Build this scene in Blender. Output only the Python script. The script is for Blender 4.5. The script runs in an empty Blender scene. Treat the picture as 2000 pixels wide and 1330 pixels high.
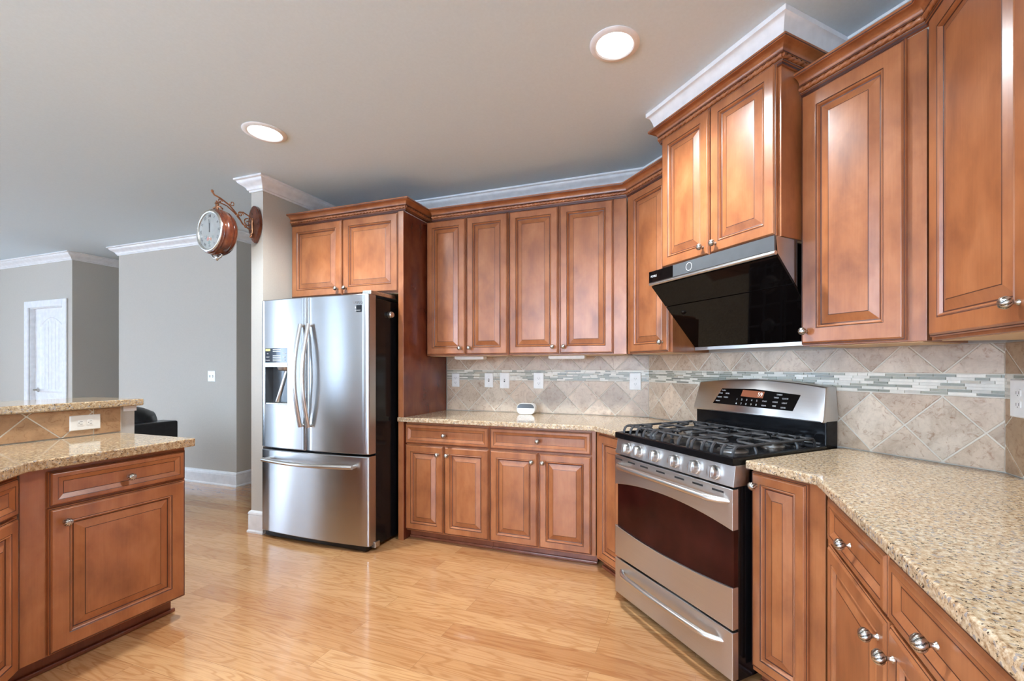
import bpy, math, random
from mathutils import Vector, Matrix

sc = bpy.context.scene
C = sc.collection
PI = math.pi
S2 = 2 ** -0.5
random.seed(7)

# ------------------------------------------------------------------ camera, world, light, exposure
EYE = 1.29
cam_d = bpy.data.cameras.new('camera')
cam = bpy.data.objects.new('camera', cam_d)
C.objects.link(cam)
cam.location = (0, 0, EYE)
cam.rotation_euler = (PI / 2, 0, 0.33503)
cam_d.sensor_width = 36
cam_d.lens = 860.07 / 2000 * 36
cam_d.shift_x = -58.93 / 2000
cam_d.shift_y = 51.9 / 2000
cam_d.clip_start = 0.05
sc.camera = cam

sc.view_settings.view_transform = 'Standard'
sc.view_settings.look = 'None'
sc.view_settings.gamma = 1
sc.view_settings.use_curve_mapping = False
sc.view_settings.exposure = 1.34
sc.view_settings.use_white_balance = True
sc.view_settings.white_balance_temperature = 5200
sc.view_settings.white_balance_tint = 6
sc.cycles.use_denoising = True
sc.cycles.max_bounces = 8
sc.cycles.diffuse_bounces = 5
sc.cycles.glossy_bounces = 4
sc.cycles.transmission_bounces = 4
sc.cycles.sample_clamp_indirect = 6
sc.cycles.caustics_reflective = False
sc.cycles.caustics_refractive = False

world = bpy.data.worlds.new('sky')
sc.world = world
world.use_nodes = True
world.node_tree.nodes['Background'].inputs[0].default_value = (0.80, 0.90, 1.0, 1)
world.node_tree.nodes['Background'].inputs[1].default_value = 3.0


def area(name, loc, rot, sx, sy, power, col=(1, 1, 1), shape='RECTANGLE', spread=180):
    l = bpy.data.lights.new(name, 'AREA')
    l.shape = shape
    l.size = sx
    if shape == 'RECTANGLE':
        l.size_y = sy
    l.energy = power
    l.spread = math.radians(spread)
    l.color = col
    o = bpy.data.objects.new(name, l)
    C.objects.link(o)
    o.location = loc
    o.rotation_euler = rot
    return o


DAY = (0.97, 0.985, 1.0)
BACK_Y, LEFT_X = -4.2, -10.6
REAR_WINDOWS = [(-10.2, -9.7), (-8.35, -7.55), (-6.0, -5.3), (-3.5, -2.3), (-1.6, -0.2)]
for a, b in REAR_WINDOWS:                       # daylight entering the rear windows
    area('window_daylight', ((a + b) / 2, BACK_Y - 0.02, 1.35), (PI / 2 + .36, 0, PI), b - a - 0.06, 2.4, 36 * (b - a) if a < -5 else 215 * (b - a), DAY)
LEFT_WINDOWS = [(-3.4, -2.6), (-0.5, 0.6)]
for a, b in LEFT_WINDOWS:
    area('window_daylight', (LEFT_X - 0.02, (a + b) / 2, 1.35), (PI / 2 + .36, 0, -PI / 2), b - a - 0.06, 2.4, 26 * (b - a), DAY)


def can_lamp(loc, power=75):
    l = bpy.data.lights.new('recessed_lamp_light', 'SPOT')
    l.energy = power
    l.color = WARM
    l.spot_size = math.radians(150)
    l.spot_blend = 1.0
    l.shadow_soft_size = 0.06
    o = bpy.data.objects.new('recessed_lamp_light', l)
    C.objects.link(o)
    o.location = loc


WARM = (1.0, 0.90, 0.76)
for p in ((-0.35, -0.4), (-2.53, -0.4), (-0.35, -2.6), (-2.53, -2.6), (-5.5, 0.6), (-7.8, 0.6)):   # more recessed lamps out of view, added to brighten the room
    can_lamp((p[0], p[1], 2.74), 45)
for p in ((-1.6, -1.5),):                       # added fill light behind the viewer, aimed up to brighten the ceiling
    area('added_ceiling_uplight', (p[0], p[1], 1.85), (PI, 0, 0), 0.35, 0.35, 25, (1, .97, .93), 'DISK')


# ------------------------------------------------------------------ mesh helper
class MB:
    def __init__(self):
        self.v, self.f, self.m, self.c = [], [], [], []

    def add(self, vs, fs, mi=0, col=None):
        n = len(self.v)
        self.v += [tuple(p) for p in vs]
        for f in fs:
            self.f.append(tuple(n + i for i in f))
            self.m.append(mi)
            self.c.append(col)
        return self

    def box(self, x0, x1, y0, y1, z0, z1, mi=0, col=None):
        vs = [(x0, y0, z0), (x1, y0, z0), (x1, y1, z0), (x0, y1, z0), (x0, y0, z1), (x1, y0, z1), (x1, y1, z1), (x0, y1, z1)]
        return self.add(vs, [(0, 3, 2, 1), (4, 5, 6, 7), (0, 1, 5, 4), (1, 2, 6, 5), (2, 3, 7, 6), (3, 0, 4, 7)], mi, col)

    def prism(self, poly, z0, z1, mi=0, axis='z'):
        """closed polygon extruded; axis z: poly=(x,y); axis y: poly=(x,z) from y=z0 to z1; axis x: poly=(y,z)"""
        n = len(poly)
        a = sum(poly[i][0] * poly[(i + 1) % n][1] - poly[(i + 1) % n][0] * poly[i][1] for i in range(n))
        if a < 0:
            poly = poly[::-1]
        if axis == 'z':
            P = lambda p, t: (p[0], p[1], t)
        elif axis == 'y':
            P = lambda p, t: (p[0], t, p[1])
        else:
            P = lambda p, t: (t, p[0], p[1])
        vs = [P(p, z0) for p in poly] + [P(p, z1) for p in poly]
        fs = [tuple(range(n))[::-1], tuple(range(n, 2 * n))]
        fs += [(i, (i + 1) % n, n + (i + 1) % n, n + i) for i in range(n)]
        if axis == 'y':
            fs = [f[::-1] for f in fs]
        return self.add(vs, fs, mi)

    def rings(self, rs, mats, cap0=True, cap1=True):
        """rs = list of equal length vertex loops"""
        n = len(rs[0])
        base = len(self.v)
        for r in rs:
            self.v += [tuple(p) for p in r]
        for k in range(len(rs) - 1):
            for i in range(n):
                j = (i + 1) % n
                self.f.append((base + k * n + i, base + k * n + j, base + (k + 1) * n + j, base + (k + 1) * n + i))
                self.m.append(mats[k] if isinstance(mats, (list, tuple)) else mats)
                self.c.append(None)
        m0 = mats[0] if isinstance(mats, (list, tuple)) else mats
        m1 = mats[-1] if isinstance(mats, (list, tuple)) else mats
        if cap0:
            self.f.append(tuple(base + i for i in range(n))[::-1]); self.m.append(m0); self.c.append(None)
        if cap1:
            q = base + (len(rs) - 1) * n
            self.f.append(tuple(q + i for i in range(n))); self.m.append(m1); self.c.append(None)
        return self

    def tube(self, pts, r, seg=10, mi=0, flat=1.0, up=(0, 0, 1), caps=True):
        """swept round (or flattened) bar; r may be a list"""
        pts = [Vector(p) for p in pts]
        rs = []
        upv = Vector(up)
        for i, p in enumerate(pts):
            t = (pts[min(i + 1, len(pts) - 1)] - pts[max(i - 1, 0)]).normalized()
            a = t.cross(upv)
            if a.length < 1e-4:
                a = t.cross(Vector((1, 0, 0)))
            a.normalize()
            b = a.cross(t).normalized()
            rr = r[i] if isinstance(r, (list, tuple)) else r
            rs.append([p + a * (rr * math.cos(2 * PI * k / seg)) + b * (rr * flat * math.sin(2 * PI * k / seg)) for k in range(seg)])
        return self.rings(rs, mi, caps, caps)

    def lathe(self, prof, mi=0, seg=24, M=None, caps=True):
        """prof = (radius, height) about local z, M = placing matrix"""
        rs = []
        for r, h in prof:
            ring = [Vector((r * math.cos(2 * PI * k / seg), r * math.sin(2 * PI * k / seg), h)) for k in range(seg)]
            rs.append([M @ p if M else p for p in ring])
        return self.rings(rs, mi, caps, caps)

    def build(self, name, mats, parent=None, smooth=None, bevel=None, loc=None, bseg=2):
        me = bpy.data.meshes.new(name)
        me.from_pydata(self.v, [], self.f)
        if not isinstance(mats, (list, tuple)):
            mats = [mats]
        for m in mats:
            me.materials.append(m)
        me.polygons.foreach_set('material_index', self.m)
        if any(c is not None for c in self.c):
            at = me.color_attributes.new('Col', 'FLOAT_COLOR', 'CORNER')
            for p in me.polygons:
                cc = self.c[p.index] or (0.5, 0.5, 0.5)
                for li in p.loop_indices:
                    at.data[li].color = (cc[0], cc[1], cc[2], 1)
        me.update()
        if smooth is not None:
            me.polygons.foreach_set('use_smooth', [True] * len(me.polygons))
            try:
                me.set_sharp_from_angle(angle=math.radians(smooth))
            except Exception:
                pass
        o = bpy.data.objects.new(name, me)
        C.objects.link(o)
        if parent:
            o.parent = parent
        if loc:
            o.location = loc
        if bevel:
            b = o.modifiers.new('bevel', 'BEVEL')
            b.width = bevel
            b.segments = bseg
            b.limit_method = 'ANGLE'
            b.angle_limit = math.radians(35)
            b.harden_normals = False
        return o


def tag(o, label, cat, group=None, kind=None):
    o['label'] = label
    o['category'] = cat
    if group:
        o['group'] = group
    if kind:
        o['kind'] = kind
    return o


def thing(name, label, cat, loc=(0, 0, 0), rot=0, group=None):
    o = bpy.data.objects.new(name, None)
    C.objects.link(o)
    o.empty_display_size = 0.1
    o.location = loc
    o.rotation_euler = (0, 0, rot)
    return tag(o, label, cat, group)


def struct(o):
    o['kind'] = 'structure'
    return o


def dup(o, parent=None):
    c = o.copy()
    C.objects.link(c)
    if parent:
        c.parent = parent
    for ch in list(o.children):
        dup(ch, c)
    return c


def text_mesh(body, size, name, mat, parent, M, depth=0.0004, align='CENTER'):
    cu = bpy.data.curves.new(name, 'FONT')
    cu.body = body
    cu.size = size
    cu.align_x = align
    cu.align_y = 'CENTER'
    cu.extrude = depth
    t = bpy.data.objects.new('tmp_text', cu)
    C.objects.link(t)
    bpy.context.view_layer.update()
    me = bpy.data.meshes.new_from_object(t.evaluated_get(bpy.context.evaluated_depsgraph_get()))
    bpy.data.objects.remove(t)
    bpy.data.curves.remove(cu)
    me.name = name
    me.materials.clear()
    me.materials.append(mat)
    me.transform(M)
    o = bpy.data.objects.new(name, me)
    C.objects.link(o)
    o.parent = parent
    return o


def dloc(d, s, z=0.0):
    return ((d + s) * S2, (d - s) * S2, z)


# ------------------------------------------------------------------ materials
def new_mat(name):
    m = bpy.data.materials.new(name)
    m.use_nodes = True
    nt = m.node_tree
    b = nt.nodes['Principled BSDF']
    return m, nt, b


def nd(nt, t, **kw):
    n = nt.nodes.new(t)
    for k, v in kw.items():
        if k.startswith('i_'):
            n.inputs[k[2:].replace('_', ' ')].default_value = v
        else:
            setattr(n, k, v)
    return n


def ramp(nt, stops, interp='LINEAR'):
    r = nt.nodes.new('ShaderNodeValToRGB')
    r.color_ramp.interpolation = interp
    e = r.color_ramp.elements
    while len(e) < len(stops):
        e.new(0.5)
    for i, (p, c) in enumerate(stops):
        e[i].position = p
        e[i].color = (c[0], c[1], c[2], 1)
    return r


def coords(nt, scale=(1, 1, 1), kind='Object', rot=(0, 0, 0)):
    tc = nt.nodes.new('ShaderNodeTexCoord')
    mp = nt.nodes.new('ShaderNodeMapping')
    mp.inputs['Scale'].default_value = scale
    mp.inputs['Rotation'].default_value = rot
    nt.links.new(tc.outputs[kind], mp.inputs['Vector'])
    return mp


def bump(nt, b, src, strength=0.2, dist=0.002):
    n = nt.nodes.new('ShaderNodeBump')
    n.inputs['Strength'].default_value = strength
    n.inputs['Distance'].default_value = dist
    nt.links.new(src, n.inputs['Height'])
    nt.links.new(n.outputs['Normal'], b.inputs['Normal'])


def plain(name, col, rough=0.5, metal=0.0, noise=0.06, nscale=20, coat=0.0, bmp=0.0, spec=None):
    """one colour with a slight procedural mottling"""
    m, nt, b = new_mat(name)
    mp = coords(nt)
    nz = nd(nt, 'ShaderNodeTexNoise', i_Scale=nscale, i_Detail=3.0)
    nt.links.new(mp.outputs[0], nz.inputs['Vector'])
    lo = tuple(c * (1 - noise) for c in col)
    hi = tuple(min(1, c * (1 + noise)) for c in col)
    r = ramp(nt, [(0.3, lo), (0.7, hi)])
    nt.links.new(nz.outputs['Fac'], r.inputs[0])
    nt.links.new(r.outputs[0], b.inputs['Base Color'])
    b.inputs['Roughness'].default_value = rough
    b.inputs['Metallic'].default_value = metal
    b.inputs['Coat Weight'].default_value = coat
    b.inputs['Coat Roughness'].default_value = 0.08
    if spec is not None:
        b.inputs['Specular IOR Level'].default_value = spec
    if bmp:
        bump(nt, b, nz.outputs['Fac'], bmp)
    return m


def wood_mat(name, dark, mid, light, rough=0.27, grain=1.0, scale=1.0):
    m, nt, b = new_mat(name)
    mp = coords(nt, (scale, scale, scale * 0.55))
    n1 = nd(nt, 'ShaderNodeTexNoise', i_Scale=8.0, i_Detail=5.0, i_Roughness=0.55, i_Distortion=0.3)
    nt.links.new(mp.outputs[0], n1.inputs['Vector'])
    mp2 = coords(nt, (150, 150, 5))
    n2 = nd(nt, 'ShaderNodeTexNoise', i_Scale=1.0, i_Detail=3.0)
    nt.links.new(mp2.outputs[0], n2.inputs['Vector'])
    r = ramp(nt, [(0.28, dark), (0.5, mid), (0.74, light)])
    nt.links.new(n1.outputs['Fac'], r.inputs[0])
    mx = nd(nt, 'ShaderNodeMixRGB', blend_type='MULTIPLY')
    mx.inputs[0].default_value = 0.22 * grain
    g = ramp(nt, [(0.3, (0.62, 0.55, 0.5)), (0.65, (1, 1, 1))])
    nt.links.new(n2.outputs['Fac'], g.inputs[0])
    nt.links.new(r.outputs[0], mx.inputs[1])
    nt.links.new(g.outputs[0], mx.inputs[2])
    nt.links.new(mx.outputs[0], b.inputs['Base Color'])
    b.inputs['Roughness'].default_value = rough
    b.inputs['Coat Weight'].default_value = 0.5
    b.inputs['Coat Roughness'].default_value = 0.22
    return m


def steel_mat(name, col=(0.50, 0.50, 0.505), rough=0.27, along='z', bright=1.0, aniso=0.9):
    """brushed metal; along = the direction the reflections are smeared in"""
    m, nt, b = new_mat(name)
    s = {'z': (3.0, 3.0, 420), 'x': (420, 3.0, 3.0)}[along]
    mp = coords(nt, s)
    nz = nd(nt, 'ShaderNodeTexNoise', i_Scale=1.0, i_Detail=2.0)
    nt.links.new(mp.outputs[0], nz.inputs['Vector'])
    r = ramp(nt, [(0.3, tuple(c * 0.95 for c in col)), (0.7, col)])
    nt.links.new(nz.outputs['Fac'], r.inputs[0])
    nt.links.new(r.outputs[0], b.inputs['Base Color'])
    b.inputs['Roughness'].default_value = rough
    b.inputs['Metallic'].default_value = 1.0
    b.inputs['Anisotropic'].default_value = aniso
    b.inputs['Anisotropic Rotation'].default_value = 0.25
    tg = nd(nt, 'ShaderNodeTangent', direction_type='RADIAL', axis='Z')
    nt.links.new(tg.outputs[0], b.inputs['Tangent'])
    return m


def granite_mat(name, tint=(1, 1, 1), scale=1.0, contrast=1.0):
    m, nt, b = new_mat(name)
    mp = coords(nt)
    n1 = nd(nt, 'ShaderNodeTexNoise', i_Scale=85.0 * scale, i_Detail=5.0, i_Roughness=0.7)
    n2 = nd(nt, 'ShaderNodeTexNoise', i_Scale=140.0 * scale, i_Detail=3.0, i_Roughness=0.6)
    n3 = nd(nt, 'ShaderNodeTexVoronoi', i_Scale=170.0 * scale)
    n4 = nd(nt, 'ShaderNodeTexNoise', i_Scale=9.0, i_Detail=3.0)
    for n in (n1, n2, n3, n4):
        nt.links.new(mp.outputs[0], n.inputs['Vector'])
    T = lambda c: tuple(c[i] * tint[i] for i in range(3))
    r1 = ramp(nt, [(0.31, T((0.17, 0.10, 0.055))), (0.42, T((0.42, 0.30, 0.18))), (0.51, T((0.57, 0.455, 0.31))), (0.66, T((0.75, 0.67, 0.53)))])
    nt.links.new(n1.outputs['Fac'], r1.inputs[0])
    r2 = ramp(nt, [(0.36, (1, 1, 1)), (0.40, (0, 0, 0))])          # dark flecks
    nt.links.new(n2.outputs['Fac'], r2.inputs[0])
    mx = nd(nt, 'ShaderNodeMixRGB')
    nt.links.new(r2.outputs[0], mx.inputs[0])
    nt.links.new(r1.outputs[0], mx.inputs[1])
    mx.inputs[2].default_value = (0.05, 0.035, 0.025, 1)
    r3 = ramp(nt, [(0.0, (1, 1, 1)), (0.05, (1, 1, 1)), (0.09, (0, 0, 0))])
    bw = nd(nt, 'ShaderNodeSeparateColor')
    nt.links.new(n3.outputs['Color'], bw.inputs[0])
    nt.links.new(bw.outputs[0], r3.inputs[0])
    mx2 = nd(nt, 'ShaderNodeMixRGB')
    nt.links.new(r3.outputs[0], mx2.inputs[0])
    nt.links.new(mx.outputs[0], mx2.inputs[1])
    mx2.inputs[2].default_value = (0.33, 0.30, 0.28, 1)
    mx3 = nd(nt, 'ShaderNodeMixRGB', blend_type='MULTIPLY')
    mx3.inputs[0].default_value = 0.35
    r4 = ramp(nt, [(0.35, (0.8, 0.76, 0.72)), (0.65, (1, 1, 1))])
    nt.links.new(n4.outputs['Fac'], r4.inputs[0])
    nt.links.new(mx2.outputs[0], mx3.inputs[1])
    nt.links.new(r4.outputs[0], mx3.inputs[2])
    nt.links.new(mx3.outputs[0], b.inputs['Base Color'])
    b.inputs['Roughness'].default_value = 0.07
    b.inputs['Specular IOR Level'].default_value = 0.55
    return m


def tile_mat(name, rough, tint=(1, 1, 1)):
    m, nt, b = new_mat(name)
    at = nd(nt, 'ShaderNodeAttribute', attribute_name='Col')
    mp = coords(nt)
    ad = nd(nt, 'ShaderNodeVectorMath', operation='ADD')
    sca = nd(nt, 'ShaderNodeVectorMath', operation='SCALE')
    sca.inputs['Scale'].default_value = 40.0
    nt.links.new(at.outputs['Vector'], sca.inputs[0])
    nt.links.new(mp.outputs[0], ad.inputs[0])
    nt.links.new(sca.outputs[0], ad.inputs[1])
    n1 = nd(nt, 'ShaderNodeTexNoise', i_Scale=9.0, i_Detail=6.0, i_Roughness=0.65, i_Distortion=0.8)
    n2 = nd(nt, 'ShaderNodeTexNoise', i_Scale=34.0, i_Detail=6.0, i_Roughness=0.7, i_Distortion=1.2)
    for n in (n1, n2):
        nt.links.new(ad.outputs[0], n.inputs['Vector'])
    r1 = ramp(nt, [(0.28, (0.70, 0.64, 0.58)), (0.5, (1, 1, 1)), (0.72, (1.15, 1.15, 1.15))])
    nt.links.new(n1.outputs['Fac'], r1.inputs[0])
    r2 = ramp(nt, [(0.33, (0.66, 0.52, 0.43)), (0.46, (1, 1, 1)), (0.66, (1.1, 1.1, 1.1))])
    nt.links.new(n2.outputs['Fac'], r2.inputs[0])
    a = nd(nt, 'ShaderNodeMixRGB', blend_type='MULTIPLY')
    a.inputs[0].default_value = 0.9
    nt.links.new(at.outputs['Color'], a.inputs[1])
    nt.links.new(r1.outputs[0], a.inputs[2])
    c = nd(nt, 'ShaderNodeMixRGB', blend_type='MULTIPLY')
    c.inputs[0].default_value = 0.9
    nt.links.new(a.outputs[0], c.inputs[1])
    nt.links.new(r2.outputs[0], c.inputs[2])
    nt.links.new(c.outputs[0], b.inputs['Base Color'])
    b.inputs['Roughness'].default_value = rough
    bump(nt, b, n2.outputs['Fac'], 0.12, 0.001)
    return m


def attr_mat(name, rough, coat=0.0):
    m, nt, b = new_mat(name)
    at = nd(nt, 'ShaderNodeAttribute', attribute_name='Col')
    mp = coords(nt)
    n1 = nd(nt, 'ShaderNodeTexNoise', i_Scale=60.0, i_Detail=3.0)
    nt.links.new(mp.outputs[0], n1.inputs['Vector'])
    r1 = ramp(nt, [(0.3, (0.9, 0.9, 0.9)), (0.6, (1, 1, 1))])
    nt.links.new(n1.outputs['Fac'], r1.inputs[0])
    a = nd(nt, 'ShaderNodeMixRGB', blend_type='MULTIPLY')
    a.inputs[0].default_value = 1
    nt.links.new(at.outputs['Color'], a.inputs[1])
    nt.links.new(r1.outputs[0], a.inputs[2])
    nt.links.new(a.outputs[0], b.inputs['Base Color'])
    b.inputs['Roughness'].default_value = rough
    b.inputs['Coat Weight'].default_value = coat
    return m


def floor_mat():
    m, nt, b = new_mat('oak_floor')
    mp = coords(nt)
    br = nd(nt, 'ShaderNodeTexBrick', offset=0.37, offset_frequency=2, squash=1.0)
    br.inputs['Scale'].default_value = 1.0
    br.inputs['Brick Width'].default_value = 1.15
    br.inputs['Row Height'].default_value = 0.122
    br.inputs['Mortar Size'].default_value = 0.0009
    br.inputs['Mortar Smooth'].default_value = 0.0
    br.inputs['Bias'].default_value = 0.0
    br.inputs['Color1'].default_value = (0, 0, 0, 1)
    br.inputs['Color2'].default_value = (1, 1, 1, 1)
    br.inputs['Mortar'].default_value = (0.5, 0.5, 0.5, 1)
    nt.links.new(mp.outputs[0], br.inputs['Vector'])
    # shift the grain per plank
    sca = nd(nt, 'ShaderNodeVectorMath', operation='SCALE')
    sca.inputs['Scale'].default_value = 37.0
    nt.links.new(br.outputs['Color'], sca.inputs[0])
    ad = nd(nt, 'ShaderNodeVectorMath', operation='ADD')
    nt.links.new(mp.outputs[0], ad.inputs[0])
    nt.links.new(sca.outputs[0], ad.inputs[1])
    st = nd(nt, 'ShaderNodeMapping')
    st.inputs['Scale'].default_value = (1.0, 9.0, 1.0)
    nt.links.new(ad.outputs[0], st.inputs['Vector'])
    n1 = nd(nt, 'ShaderNodeTexNoise', i_Scale=1.5, i_Detail=2.0, i_Roughness=0.5, i_Distortion=0.4)
    nt.links.new(st.outputs[0], n1.inputs['Vector'])
    # cathedral grain: contour lines of the stretched noise
    mul = nd(nt, 'ShaderNodeMath', operation='MULTIPLY')
    mul.inputs[1].default_value = 60.0
    nt.links.new(n1.outputs['Fac'], mul.inputs[0])
    sn = nd(nt, 'ShaderNodeMath', operation='SINE')
    nt.links.new(mul.outputs[0], sn.inputs[0])
    st2 = nd(nt, 'ShaderNodeMapping')
    st2.inputs['Scale'].default_value = (6.0, 160.0, 1.0)
    nt.links.new(ad.outputs[0], st2.inputs['Vector'])
    n2 = nd(nt, 'ShaderNodeTexNoise', i_Scale=1.0, i_Detail=4.0)
    nt.links.new(st2.outputs[0], n2.inputs['Vector'])
    base = ramp(nt, [(0.0, (0.445, 0.215, 0.080)), (0.35, (0.555, 0.305, 0.125)), (0.7, (0.62, 0.365, 0.160)), (1.0, (0.50, 0.262, 0.108))])
    nt.links.new(br.outputs['Color'], base.inputs[0])
    gr = ramp(nt, [(0.0, (0.80, 0.70, 0.60)), (0.42, (1, 1, 1)), (1.0, (1.02, 1.02, 1.0))])
    mr = nd(nt, 'ShaderNodeMapRange')
    mr.inputs['From Min'].default_value = -1
    nt.links.new(sn.outputs[0], mr.inputs['Value'])
    nt.links.new(mr.outputs[0], gr.inputs[0])
    m1 = nd(nt, 'ShaderNodeMixRGB', blend_type='MULTIPLY')
    m1.inputs[0].default_value = 0.75
    nt.links.new(base.outputs[0], m1.inputs[1])
    nt.links.new(gr.outputs[0], m1.inputs[2])
    g2 = ramp(nt, [(0.35, (0.82, 0.76, 0.70)), (0.6, (1, 1, 1))])
    nt.links.new(n2.outputs['Fac'], g2.inputs[0])
    m2 = nd(nt, 'ShaderNodeMixRGB', blend_type='MULTIPLY')
    m2.inputs[0].default_value = 0.6
    nt.links.new(m1.outputs[0], m2.inputs[1])
    nt.links.new(g2.outputs[0], m2.inputs[2])
    m3 = nd(nt, 'ShaderNodeMixRGB')
    nt.links.new(br.outputs['Fac'], m3.inputs[0])
    nt.links.new(m2.outputs[0], m3.inputs[1])
    m3.inputs[2].default_value = (0.32, 0.16, 0.065, 1)
    nt.links.new(m3.outputs[0], b.inputs['Base Color'])
    b.inputs['Roughness'].default_value = 0.20
    b.inputs['Coat Weight'].default_value = 0.5
    b.inputs['Coat Roughness'].default_value = 0.06
    return m


def emit_mat(name, col, strength, base=(0.8, 0.8, 0.8)):
    m, nt, b = new_mat(name)
    b.inputs['Base Color'].default_value = (*base, 1)
    b.inputs['Emission Color'].default_value = (*col, 1)
    b.inputs['Emission Strength'].default_value = strength
    return m


WOOD = wood_mat('cherry_stain', (0.225, 0.076, 0.025), (0.345, 0.126, 0.040), (0.44, 0.180, 0.066), rough=0.34)
GLAZE = plain('dark_glaze', (0.055, 0.016, 0.010), 0.4)
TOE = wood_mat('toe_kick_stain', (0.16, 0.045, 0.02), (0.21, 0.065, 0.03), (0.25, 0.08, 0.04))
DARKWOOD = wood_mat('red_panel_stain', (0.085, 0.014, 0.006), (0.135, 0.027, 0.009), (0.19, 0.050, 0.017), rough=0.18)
MAPLE = plain('maple_underside', (0.66, 0.47, 0.26), 0.5)
TARNISH = plain('dark_tarnish', (0.10, 0.09, 0.075), 0.4, 1.0)
NICKEL = plain('antique_nickel', (0.55, 0.52, 0.47), 0.28, 1.0, 0.15, 300)
STEEL = steel_mat('brushed_steel')
STEEL_H = steel_mat('brushed_steel_horizontal', (0.66, 0.65, 0.645), 0.34, 'z', 1, 0.75)
POLISH = steel_mat('satin_bar', (0.68, 0.66, 0.63), 0.30, 'z', 1, 0.0)
BLACK = plain('black_enamel', (0.006, 0.006, 0.007), 0.14, 0.0, 0.1, spec=0.25)
BLACKGLASS = plain('black_glass', (0.004, 0.003, 0.003), 0.05, 0.0, 0.1, spec=0.16)
OVENGLASS = plain('tinted_oven_glass', (0.030, 0.006, 0.004), 0.06, 0.0, 0.4, 5, spec=0.14)
CASTIRON = plain('cast_iron', (0.045, 0.045, 0.047), 0.42, 0.0, 0.3, 80, bmp=0.2)
GREYPANEL = plain('grey_glass', (0.10, 0.105, 0.11), 0.12, 0.0, 0.05)
WHITE = plain('white_plastic', (0.86, 0.86, 0.84), 0.35)
OFFWHITE = plain('ivory_plastic', (0.80, 0.77, 0.70), 0.35)
SLOT = plain('socket_slot', (0.10, 0.10, 0.10), 0.5)
TRIM = plain('white_trim_paint', (0.80, 0.805, 0.815), 0.4)
WALL = plain('greige_wall_paint', (0.50, 0.468, 0.41), 0.75, 0, 0.025, 90, bmp=0.03)
CEIL = plain('flat_ceiling_paint', (0.66, 0.77, 0.85), 0.85, 0, 0.02, 90)
GRANITE = granite_mat('beige_granite', (1.0, 0.975, 0.91))
TAN_GRANITE = granite_mat('tan_granite', (0.86, 0.80, 0.68))
GROUT = plain('sand_grout', (0.68, 0.64, 0.55), 0.8)
TILE = tile_mat('travertine_tile', 0.32)
MOSAIC = attr_mat('mosaic_strip', 0.24, 0.0)
FLOOR = floor_mat()
LEATHER = plain('black_leather', (0.012, 0.012, 0.013), 0.28, 0, 0.3, 30, bmp=0.15)
BRONZE = plain('copper_bronze', (0.42, 0.22, 0.12), 0.3, 1.0, 0.25, 60)
CLOCKWOOD = wood_mat('clock_wood', (0.05, 0.011, 0.005), (0.10, 0.025, 0.010), (0.17, 0.055, 0.022), 0.15, 1, 3)
DIAL = plain('clock_dial', (0.74, 0.76, 0.74), 0.3)
PEWTER = plain('pewter', (0.55, 0.53, 0.48), 0.35, 1.0, 0.2, 100)
INK = plain('black_ink', (0.02, 0.02, 0.02), 0.5)
LAMP = emit_mat('lamp_lens', (1.0, 0.93, 0.80), 2.2)
CAN = plain('lamp_reflector', (0.85, 0.80, 0.70), 0.25)
AMBER = emit_mat('amber_display', (1.0, 0.22, 0.05), 0.06, (0.22, 0.07, 0.025))
LCD = emit_mat('lit_digits', (1.0, 0.80, 0.55), 0.35)
PRINT = plain('white_print', (0.72, 0.72, 0.72), 0.5)
NAVY = plain('dispenser_panel', (0.020, 0.026, 0.042), 0.10)
YELLOW = plain('yellow_sticker', (0.72, 0.66, 0.20), 0.5)

# ------------------------------------------------------------------ the room
CEIL_Z = 2.75
YW, XR, DW = 3.36, 1.036, 2.147
CX = DW / S2 - YW                      # corner of back wall and diagonal wall
CY = DW / S2 - XR                      # corner of diagonal wall and right wall

MB().box(LEFT_X - .2, XR + .2, BACK_Y - .2, 6.2, -.06, 0).build('floor', FLOOR)['kind'] = 'structure'
LIGHTS = [(-0.346, 1.99, 0.112), (-2.53, 2.02, 0.122)]


def ceiling():
    mb = MB()
    h = 0.16
    xs = sorted([LEFT_X - .2, XR + .2] + [l[0] - h for l in LIGHTS] + [l[0] + h for l in LIGHTS])
    ys = sorted(set([BACK_Y - .2, 6.2, 1.80, 2.20]))
    for i in range(len(xs) - 1):
        for j in range(len(ys) - 1):
            x0, x1, y0, y1 = xs[i], xs[i + 1], ys[j], ys[j + 1]
            lit = [l for l in LIGHTS if x0 < l[0] < x1 and y0 < l[1] < y1]
            if not lit:
                mb.add([(x0, y0, CEIL_Z), (x0, y1, CEIL_Z), (x1, y1, CEIL_Z), (x1, y0, CEIL_Z)], [(0, 1, 2, 3)])
                continue
            cx, cy, r = lit[0]
            n = 32
            ci = [(cx + (r - .018) * math.cos(2 * PI * k / n), cy + (r - .018) * math.sin(2 * PI * k / n), CEIL_Z) for k in range(n)]
            ou = []
            for k in range(n):
                a = 2 * PI * k / n
                c_, s_ = math.cos(a), math.sin(a)
                t = min(((x1 if c_ > 0 else x0) - cx) / c_ if abs(c_) > 1e-6 else 9, ((y1 if s_ > 0 else y0) - cy) / s_ if abs(s_) > 1e-6 else 9)
                ou.append((cx + c_ * t, cy + s_ * t, CEIL_Z))
            # corners are closed with extra triangles
            mb.rings([ou, ci], 0, False, False)
            cor = [(x0, y0), (x1, y0), (x1, y1), (x0, y1)]
            for q in cor:
                aq = math.atan2(q[1] - cy, q[0] - cx) % (2 * PI)
                k = int(aq / (2 * PI / n)) % n
                mb.add([(q[0], q[1], CEIL_Z), ou[k], ou[(k + 1) % n]], [(0, 1, 2)])
    mb.box(LEFT_X - .2, XR + .2, BACK_Y - .2, 6.2, CEIL_Z + .16, CEIL_Z + .2)
    return mb.build('ceiling', CEIL)


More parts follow.
